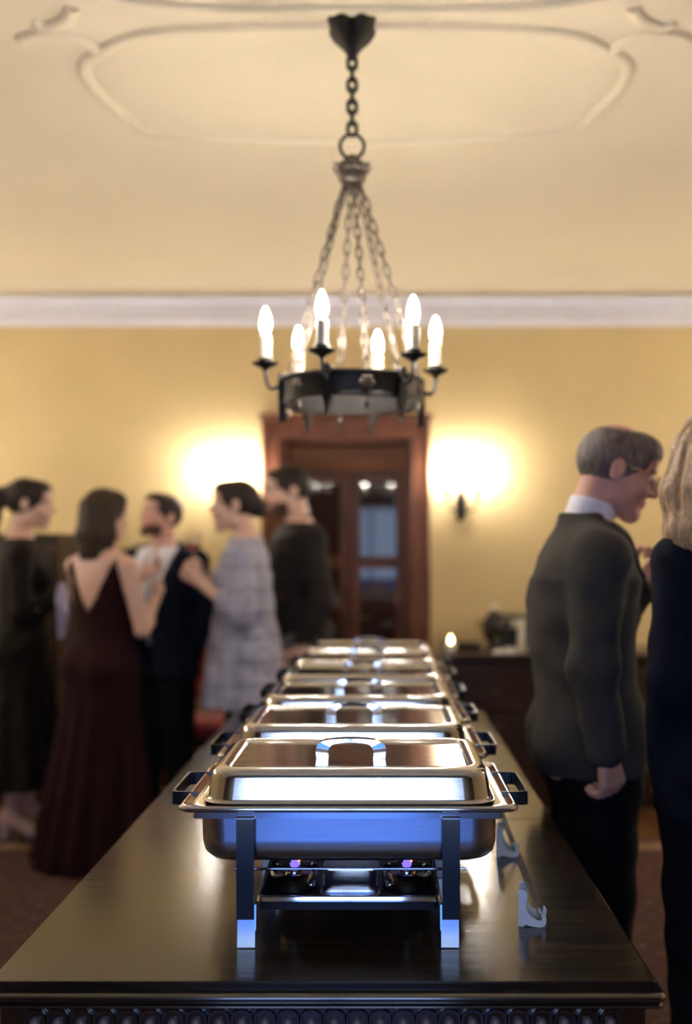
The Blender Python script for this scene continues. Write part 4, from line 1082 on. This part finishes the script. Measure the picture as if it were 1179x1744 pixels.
    def brows(s, m, beard=None):
        for q in (-1, 1):
            pts = [s.hp(q * x, y, z) for x, y, z in ((.014, -.0945, .024), (.026, -.094, .029), (.038, -.088, .029), (.050, -.076, .023))]
            MB().tube(cr(pts, 4), .004, 6, taper=None).obj('eyebrow', M[m], s.root, smooth=180)
    def grid(s, keys, t, m=.03, h=None, lo=None, hi=None):
        a, b = s.bounds(keys, t + m)
        if lo is not None: a = np.minimum(a, lo)
        if hi is not None: b = np.maximum(b, hi)
        g = Grid(a, b, h or s.h * 1.35)
        for k in keys:
            for p, kk in s.sets[k]: g.add(p, kk, t)
        return g
    def mesh(s, g, name, m, parent=None, label=None):
        V, Q = g.net(); o = net_obj(name, V, Q, [M[m]], parent or s.root)
        if label: o['label'] = label
        return o
    def sleeves(s, g, t, ext=.012, k=.02, which=(0, 1), frac=None):
        for i in which:
            a, el, wr = s.arm[i]; d = unit(wr - el)
            w = wr + d * (ext if frac is None else 0) if frac is None else el + (wr - el) * frac
            b = .88 if s.female else 1.0
            g.add(cone(a, el, .054 * b + t, .045 * b + t), k); g.add(cone(el, w - d * (.030 * b + t), .046 * b + t, .034 * b + t), k)
    def folds(s, amp=.003):
        return lambda X, Y, Z: amp * (np.sin(34 * Z + 9 * X + 3 * np.sin(11 * Y)) * np.sin(13 * X + 17 * Y + 5 * Z) + .6 * np.sin(55 * Z + 23 * Y - 19 * X))
    # ---- garments
    def jacket(s, m, hem=.79, t=.020, vz=1.12, vw=.075, skirt=1.0, lapel=True, button=True, low_collar=True, cuff=.012):
        g = s.grid(('torso',), t, .05, lo=[-.55, -.55, .7], hi=[.55, .4, 1.56])
        s.sleeves(g, .015, cuff)
        L = s.L
        g.add(loft([(hem - .02, 0, .006, .196 * skirt, .150 * skirt), (.92, 0, .006, .190 * skirt, .146 * skirt), (1.05, 0, L(1.05), .172 * skirt, .130 * skirt), (1.2, 0, L(1.2), .178 * skirt, .132 * skirt), (1.33, 0, L(1.33), .192, .130)]), .03)
        for i in (0, 1): g.add(cone(s.sh[i] + vv(0, 0, .012), s.sh[i] * vv(.6, 1, 1) + vv(0, 0, .03), .052, .05), .03)
        if not low_collar: g.add(cone((0, L(1.45) + .035, 1.455), (0, L(1.47) + .038, 1.495), .068, .062), .02)
        g.warp(s.folds(.0032))
        W = lambda Z: vw * np.clip((Z - vz) / (1.42 - vz), -1, 1.1)
        fy = L(1.4) + .012
        base = g.f.copy(); X, Y, Z = g.xyz()
        g.limit(lambda X, Y, Z: hem - Z)
        g.f = np.maximum(g.f, -np.maximum(np.abs(X) - W(Z), Y - fy)).astype(np.float32)
        g.f = np.maximum(g.f, -np.maximum(np.maximum(np.abs(X) - (hem + .30 - Z) * .10, Y - fy), Z - hem - .28)).astype(np.float32)
        if low_collar:
            a_ = vv(0, s.L(1.45) + .008, 1.415); b_ = vv(0, 0, 0) + s.hp(0, .03, -.06)
            g.sub(cone(a_, b_ + (b_ - a_) * .6, .074, .088), .008)
        o = s.mesh(g, 'jacket', m)
        if lapel:
            lw = .058 * np.clip((Z - vz + .03) / .2, 0, 1) * np.clip((1.50 - Z) / .05, 0, 1)
            r = np.maximum(np.maximum(W(Z) - .002 - np.abs(X), np.abs(X) - W(Z) - lw), np.maximum(Y - fy, np.maximum(vz - Z, Z - 1.49)))
            g.f = np.maximum(base - .007, r).astype(np.float32)
            s.mesh(g, 'lapel', m, o)
        if button:
            zz = vz - .02
            yy = L(zz) - .125 * skirt - .010
            b = MB().lathe([(.0005, .004), (.008, .0035), (.009, 0)], n=12); b.V = [(a, -c + yy, bb + zz) for a, bb, c in b.V]; b.obj('button', M['leather'], o)
        return o
    def shirt(s, m, t=.010, collar=True, sleeves=False, hem=.95, name='shirt', open_w=0.0, tall=.062):
        g = s.grid(('torso',) if not sleeves else ('torso', 'arms'), t, .04, hi=[.3, .3, 1.58])
        if sleeves:
            s.sleeves(g, .012); g.warp(s.folds(.003))
        top = 1.475
        g.limit(lambda X, Y, Z: np.maximum(Z - top, hem - Z))
        if collar:
            L = s.L; a = vv(0, L(1.45) + .018, 1.452); b = vv(0, 0, 0) + s.hp(0, .03, -.075); d = unit(b - a); b = a + d * tall
            rr = .067 if not s.female else .058
            g.add(cone(a, b + d * .05, rr, rr - .004), .012)
            g.limit(lambda X, Y, Z: (X - b[0]) * d[0] + (Y - b[1]) * d[1] + (Z - b[2]) * d[2])
            X, Y, Z = g.xyz()
            g.f = np.maximum(g.f, -np.maximum(np.abs(X) - (Z - 1.425 + open_w) * .28, np.maximum(Y - L(1.45) + .03, 1.43 - open_w * 3 - Z))).astype(np.float32)
        return s.mesh(g, name, m)
    def trousers(s, m, t=.016):
        g = s.grid(('legs',), t, .05, hi=[.25, .25, 1.06])
        g.add(loft([(.80, 0, .006, .172, .125), (.90, 0, .010, .178, .130), (1.0, 0, .004, .170, .124)]), .04)
        for q, (fx, fy) in zip((-1, 1), s.feet): g.add(cone((q * .09, .0, .8), (fx, fy + .015, .08), .098, .066), .03)
        g.warp(s.folds(.003)); g.limit(lambda X, Y, Z: np.maximum(.045 - Z, Z - 1.0))
        return s.mesh(g, 'trousers', m)
    def shoes(s, m, t=.007):
        for i in (0, 1):
            g = Grid((s.feet[i][0] - .1, s.feet[i][1] - .25, -.02), (s.feet[i][0] + .1, s.feet[i][1] + .14, .2), .006)
            n = len(s.sets['feet']) // 2
            for p, kk in s.sets['feet'][i * n:(i + 1) * n]: g.add(p, kk, t)
            g.limit(lambda X, Y, Z: np.maximum(-Z, Z - (.085 if not s.female else .06 + .5 * (Y - s.feet[i][1]))))
            s.mesh(g, 'shoe', m)
    def hair(s, m, parts, cuts=(), strand=.0025, name='hair', h=None, lim=None):
        P = [(ell(s.hp(*p[1]), p[2], s.hR) if p[0] == 'e' else cone(s.hp(*p[1]), s.hp(*p[2]), p[3], p[4]) if p[0] == 'c' else cone(p[1], p[2], p[3], p[4])) for p in parts]
        lo = np.min([p.lo for p in P], 0) - .02; hi = np.max([p.hi for p in P], 0) + .02
        g = Grid(lo, hi, h or s.h)
        for p in P: g.add(p, .025)
        R, c = s.hR, s.hc
        if strand:
            def w(X, Y, Z):
                x, y = X - c[0], Y - c[1]
                a = np.arctan2(y, x)
                return strand * (np.sin(26 * a + 6 * np.sin(9 * Z)) + .6 * np.sin(47 * a + 11 * Z))
            g.warp(w)
        for q in cuts:
            g.sub(ell(s.hp(*q[0]), q[1], s.hR), .006)
        if lim: g.limit(lim)
        return s.mesh(g, name, m)

FACE_CUT = ((0, -.105, -.035), (.070, .062, .098))
rad = math.radians
# ---- man in the grey suit, right of the table, facing right, head bowed
p = Person('balding man in a dark grey suit bowing his head beside the table', 0.565, 2.66, rad(90), 1.0, 0.018, skin='skin_ruddy', h=0.0045,
           lean=-.005, hunch=.034, head=(0, -.066, 1.628), head_rot=(rad(20), rad(0), 0), arm_r=((-.240, .050, 1.13), (-.245, .018, .935)), arm_l=((.235, -.02, 1.13), (.115, -.15, 1.30)),
           palm_r=(.75, .6, 0), curl_r=.75, palm_l=(-.6, .3, .5), curl_l=.6)
p.body(); p.brows('hair_grey')
p.jacket('suit_grey', hem=.84, vz=1.13, skirt=.95, cuff=.045)
p.shirt('shirt_white', .013, tall=.100)
g = p.grid(('torso',), .018, .04); X, Y, Z = g.xyz()
g.limit(lambda X, Y, Z: np.maximum(np.maximum(np.abs(X) - (.022 + .05 * (1.44 - Z)), Y - .0), np.maximum(Z - 1.445, 1.05 - Z)))
p.mesh(g, 'tie', 'suit_navy')
p.trousers('black_cloth'); p.shoes('leather')  # trousers of the grey suit, their shade put into the black colour
p.hair('hair_grey', [('e', (0, .018, .027), (.080, .101, .093)), ('e', (0, -.046, .072), (.068, .056, .046))], [FACE_CUT, ((0, -.142, -.03), (.10, .078, .098)), ((0, .040, .140), (.062, .064, .052)), ((0, .04, -.125), (.12, .12, .085)), ((.085, .012, -.01), (.025, .022, .035)), ((-.085, .012, -.01), (.025, .022, .035))], .0008)
# rimless glasses
mb = MB()
for q in (-1, 1):
    mb.tube([p.hp(q * .032 + .021 * math.cos(a), -.106 + .0 * a, .006 + .016 * math.sin(a)) for a in [2 * math.pi * k / 20 for k in range(20)]], .0012, 6, True)
    mb.tube([p.hp(q * .053, -.104, .010), p.hp(q * .074, -.06, .010), p.hp(q * .079, .005, .012)], .0014, 6)
mb.tube([p.hp(-.011, -.107, .010), p.hp(.011, -.107, .010)], .0014, 6)
gl = mb.obj('eyeglasses', M['brass'], p.root, smooth=180)
for q in (-1, 1):
    l = MB().lathe([(.0200, -.0006), (.0200, .0006)], n=20); l.V = [Vector(p.hp(q * .032 + a, -.106 - c, .006 + b * .76)) for a, b, c in l.V]; l.obj('lens', M['clear'], gl, smooth=0)

# ---- blonde woman in navy, right edge, seen from behind
p = Person('woman with long wavy blonde hair and dark navy jacket, cut off by the right edge', 0.840, 2.36, rad(204), 1.0, 0.018, female=True, h=0.0055, head=(.040, -.015, 1.63), head_rot=(rad(6), rad(-28), 0),
           arm_l=((.215, .03, 1.12), (.165, -.05, .90)), arm_r=((-.235, .02, 1.12), (-.20, -.12, .95)), heel=.05)
p.body(); p.brows('hair_brown')
p.jacket('suit_navy', hem=.80, vz=1.18, t=.022, skirt=.98)
p.shirt('black_cloth', .009, collar=False)
p.trousers('black_cloth'); p.shoes('leather')
g_parts = [('e', (0, .020, .026), (.092, .112, .106))]
for i in range(13):
    a = rad(15 + 12.5 * i); bx, by = .078 * math.cos(a), .02 + .095 * math.sin(a)
    wv = .014 * math.sin(i * 2.1)
    g_parts += [('c', (bx, by, .02), (bx * 1.28 + wv, by * 1.05 + .004, -.09), .036, .040), ('c', (bx * 1.28 + wv, by * 1.05 + .004, -.09), (bx * 1.36 - wv, by * 1.12 + .012, -.18), .040, .036), ('c', (bx * 1.36 - wv, by * 1.12 + .012, -.18), (bx * 1.26 + wv, by * 1.10 + .018, -.222 - .014 * (i % 3)), .034, .022)]
p.hair('hair_blonde', g_parts, [FACE_CUT, ((0, -.12, -.03), (.075, .075, .10))], .0028)
# ---- ponytailed woman, far left
p = Person('woman with dark ponytail and long sleeved dark brown dress at the left edge', -1.81, 5.0, rad(108), 1.015, 0.018, female=True, h=0.0065, head=(0, -.035, 1.63), head_rot=(rad(6), rad(-6), 0),
           arm_r=((-.215, .0, 1.10), (-.13, -.19, 1.16)), arm_l=((.215, -.0, 1.10), (.06, -.20, 1.17)), palm_r=(.3, 0, .9), palm_l=(-.3, 0, .9), heel=.06, feet=[(-.10, .03), (.09, -.04)], curl_r=.5, curl_l=.5)
p.body(); p.brows('hair_dark')
g = p.grid(('torso',), .012, .05, lo=[-.4, -.4, .2], hi=[.4, .4, 1.5]); p.sleeves(g, .010)
g.add(loft([(.24, 0, .0, .25, .22), (.5, 0, .01, .22, .19), (.8, 0, .012, .19, .15), (.95, 0, .01, .182, .135), (1.08, 0, 0, .148, .106), (1.2, 0, 0, .148, .106)], 2.2, lambda a, z: .012 * np.sin(11 * a) * np.clip((.95 - z) / .6, 0, 1)), .03)
g.warp(p.folds(.003)); g.limit(lambda X, Y, Z: np.maximum(.25 - Z, np.maximum(Z - 1.46, 0 * Z - 1)))
X, Y, Z = g.xyz(); g.f = np.maximum(g.f, -np.maximum(np.abs(X) - (Z - 1.34) * .55, Y - .0)).astype(np.float32)
p.mesh(g, 'dress', 'brown_top'); p.shoes('nude_leather')
p.hair('hair_dark', [('e', (0, .022, .028), (.084, .104, .098)), ('e', (0, -.044, .073), (.067, .054, .045)), ('c', (0, .115, .045), (0, .150, .03), .026, .03), ('c', (0, .150, .03), (0, .165, -.09), .034, .036), ('c', (0, .165, -.09), (.0, .145, -.24), .036, .014)], [FACE_CUT, ((0, -.135, -.03), (.08, .075, .098)), ((0, .03, -.135), (.12, .10, .085)), ((.085, .012, -.01), (.022, .02, .034)), ((-.085, .012, -.01), (.022, .02, .034))], .0022)
nk = thing('cloth_napkin', 'lavender white cloth napkin hanging from the hand of the ponytailed woman', 'napkin', at(106, 1088, 4.85))
MB().loft([[(x * (w), y + .012 * math.sin(7 * x * 10 + z * 20), z) for x, y in ((-1, -.004), (-.5, -.012), (0, .003), (.5, -.010), (1, -.004), (1, .004), (.5, -.002), (0, .011), (-.5, -.004), (-1, .004))] for z, w in ((0, .012), (.04, .022), (.12, .032), (.22, .030), (.275, .014))]).obj('folded_cloth', M['napkin'], nk, smooth=60)

# ---- woman in the backless maroon gown
p = Person('woman with straight brown hair and backless maroon gown seen from behind', -1.30, 4.62, rad(152), .972, 0.018, female=True, h=0.0060, head=(0, -.025, 1.63), head_rot=(rad(4), rad(-8), 0),
           arm_r=((-.232, -.02, 1.085), (-.15, -.20, 1.21)), arm_l=((.215, -.10, 1.13), (-.03, -.25, 1.33)), palm_r=(.5, 0, .8), palm_l=(-.2, .6, .3), curl_r=.55, curl_l=.45, heel=.04)
p.body(); p.brows('hair_brown')
g = p.grid(('torso',), .009, .05, lo=[-.5, -.5, .0], hi=[.5, .5, 1.5])
g.add(loft([(.005, 0, .05, .27, .28), (.35, 0, .03, .235, .22), (.65, 0, .015, .20, .165), (.88, 0, .012, .186, .132), (1.0, 0, .006, .162, .112), (1.10, 0, 0, .136, .096), (1.18, 0, 0, .136, .096)], 2.1, lambda a, z: .014 * np.sin(15 * a) * np.clip((.9 - z) / .6, 0, 1)), .03)
g.warp(p.folds(.002)); g.limit(lambda X, Y, Z: np.maximum(Z - 1.455, .006 - Z))
X, Y, Z = g.xyz()
g.f = np.maximum(g.f, -np.maximum(np.abs(X) - (Z - 1.15) * .52, .0 - Y)).astype(np.float32)         # open back
g.f = np.maximum(g.f, -np.maximum(np.abs(X) - (Z - 1.28) * .55, Y - .0)).astype(np.float32)
g.f = np.maximum(g.f, np.abs(X) - .156 + np.clip(Z - 1.36, 0, 1) * .2 - (Z < 1.2) * 5).astype(np.float32)
p.mesh(g, 'gown', 'maroon'); p.shoes('leather')
g_parts = [('e', (0, .020, .030), (.086, .106, .098)), ('e', (0, -.044, .073), (.067, .054, .045))]
for i in range(8):
    a = rad(5 + 24.3 * i); bx, by = .066 * math.cos(a), .025 + .078 * math.sin(a)
    g_parts += [('c', (bx, by, .03), (bx * 1.12, by * 1.05, -.10), .030, .030), ('c', (bx * 1.12, by * 1.05, -.10), (bx * 1.02, by * 1.02, -.205), .030, .016)]
p.hair('hair_brown', g_parts, [FACE_CUT, ((0, -.135, -.03), (.075, .075, .10))], .0025)
P2 = p

# ---- man in navy suit with open white shirt
p = Person('bearded man in a navy suit and open collared white shirt facing the camera', -1.150, 5.20, rad(-18), .985, 0.004, skin='skin_ruddy', h=0.0065, head=(0, -.015, 1.635), head_rot=(rad(-9), rad(-24), rad(3)),
           arm_r=((-.235, -.02, 1.12), (-.10, -.22, 1.13)), arm_l=((.25, .05, 1.12), (.185, .01, .93)), palm_r=(.4, 0, .9), curl_r=.6)
p.body(); p.brows('hair_dark')
p.shirt('shirt_white', .010, open_w=.02); p.jacket('suit_navy', hem=.79, vz=1.02, vw=.115, button=False); p.trousers('black_cloth'); p.shoes('leather')
SHORT = [FACE_CUT, ((0, -.140, -.03), (.10, .078, .100)), ((0, .035, -.14), (.12, .12, .085)), ((.085, .012, -.01), (.022, .02, .034)), ((-.085, .012, -.01), (.022, .02, .034))]
p.hair('hair_dark', [('e', (0, .020, .030), (.082, .103, .097)), ('e', (0, -.044, .073), (.067, .054, .045))], SHORT, .002)
BEARD = [('e', (0, -.030, -.066), (.066, .066, .052)), ('e', (0, -.078, -.098), (.028, .026, .024))]
BC = [((0, -.090, -.020), (.060, .060, .040)), ((0, -.105, -.066), (.022, .03, .010)), ((0, .045, -.06), (.1, .07, .12)), ((0, -.02, -.16), (.09, .09, .05))]
p.hair('hair_beard', BEARD, BC, .001, name='beard')

# ---- woman in the grey plaid dress
p = Person('woman in a knee length grey plaid dress gesturing with raised hands', -.665, 4.80, rad(-92), 1.005, 0.018, female=True, h=0.0060, head=(0, -.045, 1.63), head_rot=(rad(2), rad(4), 0), stout=1.12,
           arm_l=((.235, .03, 1.12), (.13, -.20, 1.27)), arm_r=((-.22, .0, 1.12), (-.06, -.22, 1.28)), palm_l=(-.9, 0, .3), palm_r=(.9, 0, .3), curl_l=.55, curl_r=.55)
p.body(); p.brows('hair_dark')
g = p.grid(('torso',), .012, .05, lo=[-.4, -.45, .6], hi=[.4, .4, 1.5]); p.sleeves(g, .020, which=(0, 1), frac=.55)
g.add(loft([(.66, 0, .0, .245, .205), (.85, 0, .0, .220, .185), (1.0, 0, .0, .196, .165), (1.15, 0, 0, .178, .142), (1.3, 0, 0, .172, .128)], 2.2, lambda a, z: .010 * np.sin(9 * a) * np.clip((1.15 - z) / .5, 0, 1)), .03)
g.warp(p.folds(.003)); g.limit(lambda X, Y, Z: np.maximum(.675 - Z, Z - 1.475))
p.mesh(g, 'dress', 'plaid')
g = p.grid(('legs', 'feet'), .003, .03); g.limit(lambda X, Y, Z: Z - .8); p.mesh(g, 'tights', 'black_cloth'); p.shoes('leather', .010)
p.hair('hair_dark', [('e', (0, .022, .030), (.082, .103, .095)), ('e', (0, -.044, .073), (.067, .054, .045)), ('e', (0, .112, -.02), (.045, .04, .045))], SHORT[:2] + [((0, .015, -.135), (.12, .09, .085))] + SHORT[3:], .002)
P4 = p

# ---- tall bearded man in a charcoal shirt
p = Person('tall bearded man in a charcoal shirt and grey trousers standing before the doorway', -.448, 5.26, rad(-68), 1.07, 0.004, h=0.0065, head=(0, -.045, 1.63), head_rot=(rad(6), rad(-6), 0),
           arm_l=((.25, .04, 1.11), (.24, -.06, .875)), arm_r=((-.23, .0, 1.11), (-.20, -.16, 1.0)))
p.body(); p.brows('hair_dark')
p.shirt('charcoal', .016, sleeves=True, hem=.90); p.trousers('greytrousers'); p.shoes('leather')
p.hair('hair_dark', [('e', (0, .020, .032), (.082, .103, .099)), ('e', (0, -.044, .073), (.067, .054, .045))], SHORT, .002)
p.hair('hair_beard', BEARD, BC, .001, name='beard')

# ---- drinks in hand
def wine_glass(loc, label, fill='wine'):
    t = thing('wine_glass', label, 'glass', loc, 0, 'drinks in hand')
    MB().lathe([(.001, .0), (.032, .001), (.033, .003), (.006, .008), (.0035, .02), (.0035, .075), (.012, .084), (.030, .105), (.038, .135), (.036, .165), (.032, .185), (.0308, .185), (.0346, .165), (.0364, .135), (.0286, .107), (.010, .087), (.001, .086)], n=28).obj('glass_bowl', M['clear'], t, smooth=50)
    MB().lathe([(.001, .0885), (.0095, .0895), (.0275, .108), (.0345, .128), (.001, .128)], n=24).obj('drink', M[fill], t, smooth=50)
    return t
wine_glass(at(262, 1066, 4.86), 'glass of red wine held between the maroon gown woman and navy suited man')
wine_glass(at(330, 972, 4.775), 'glass with pink drink in the raised hands of the plaid dress woman', 'water')
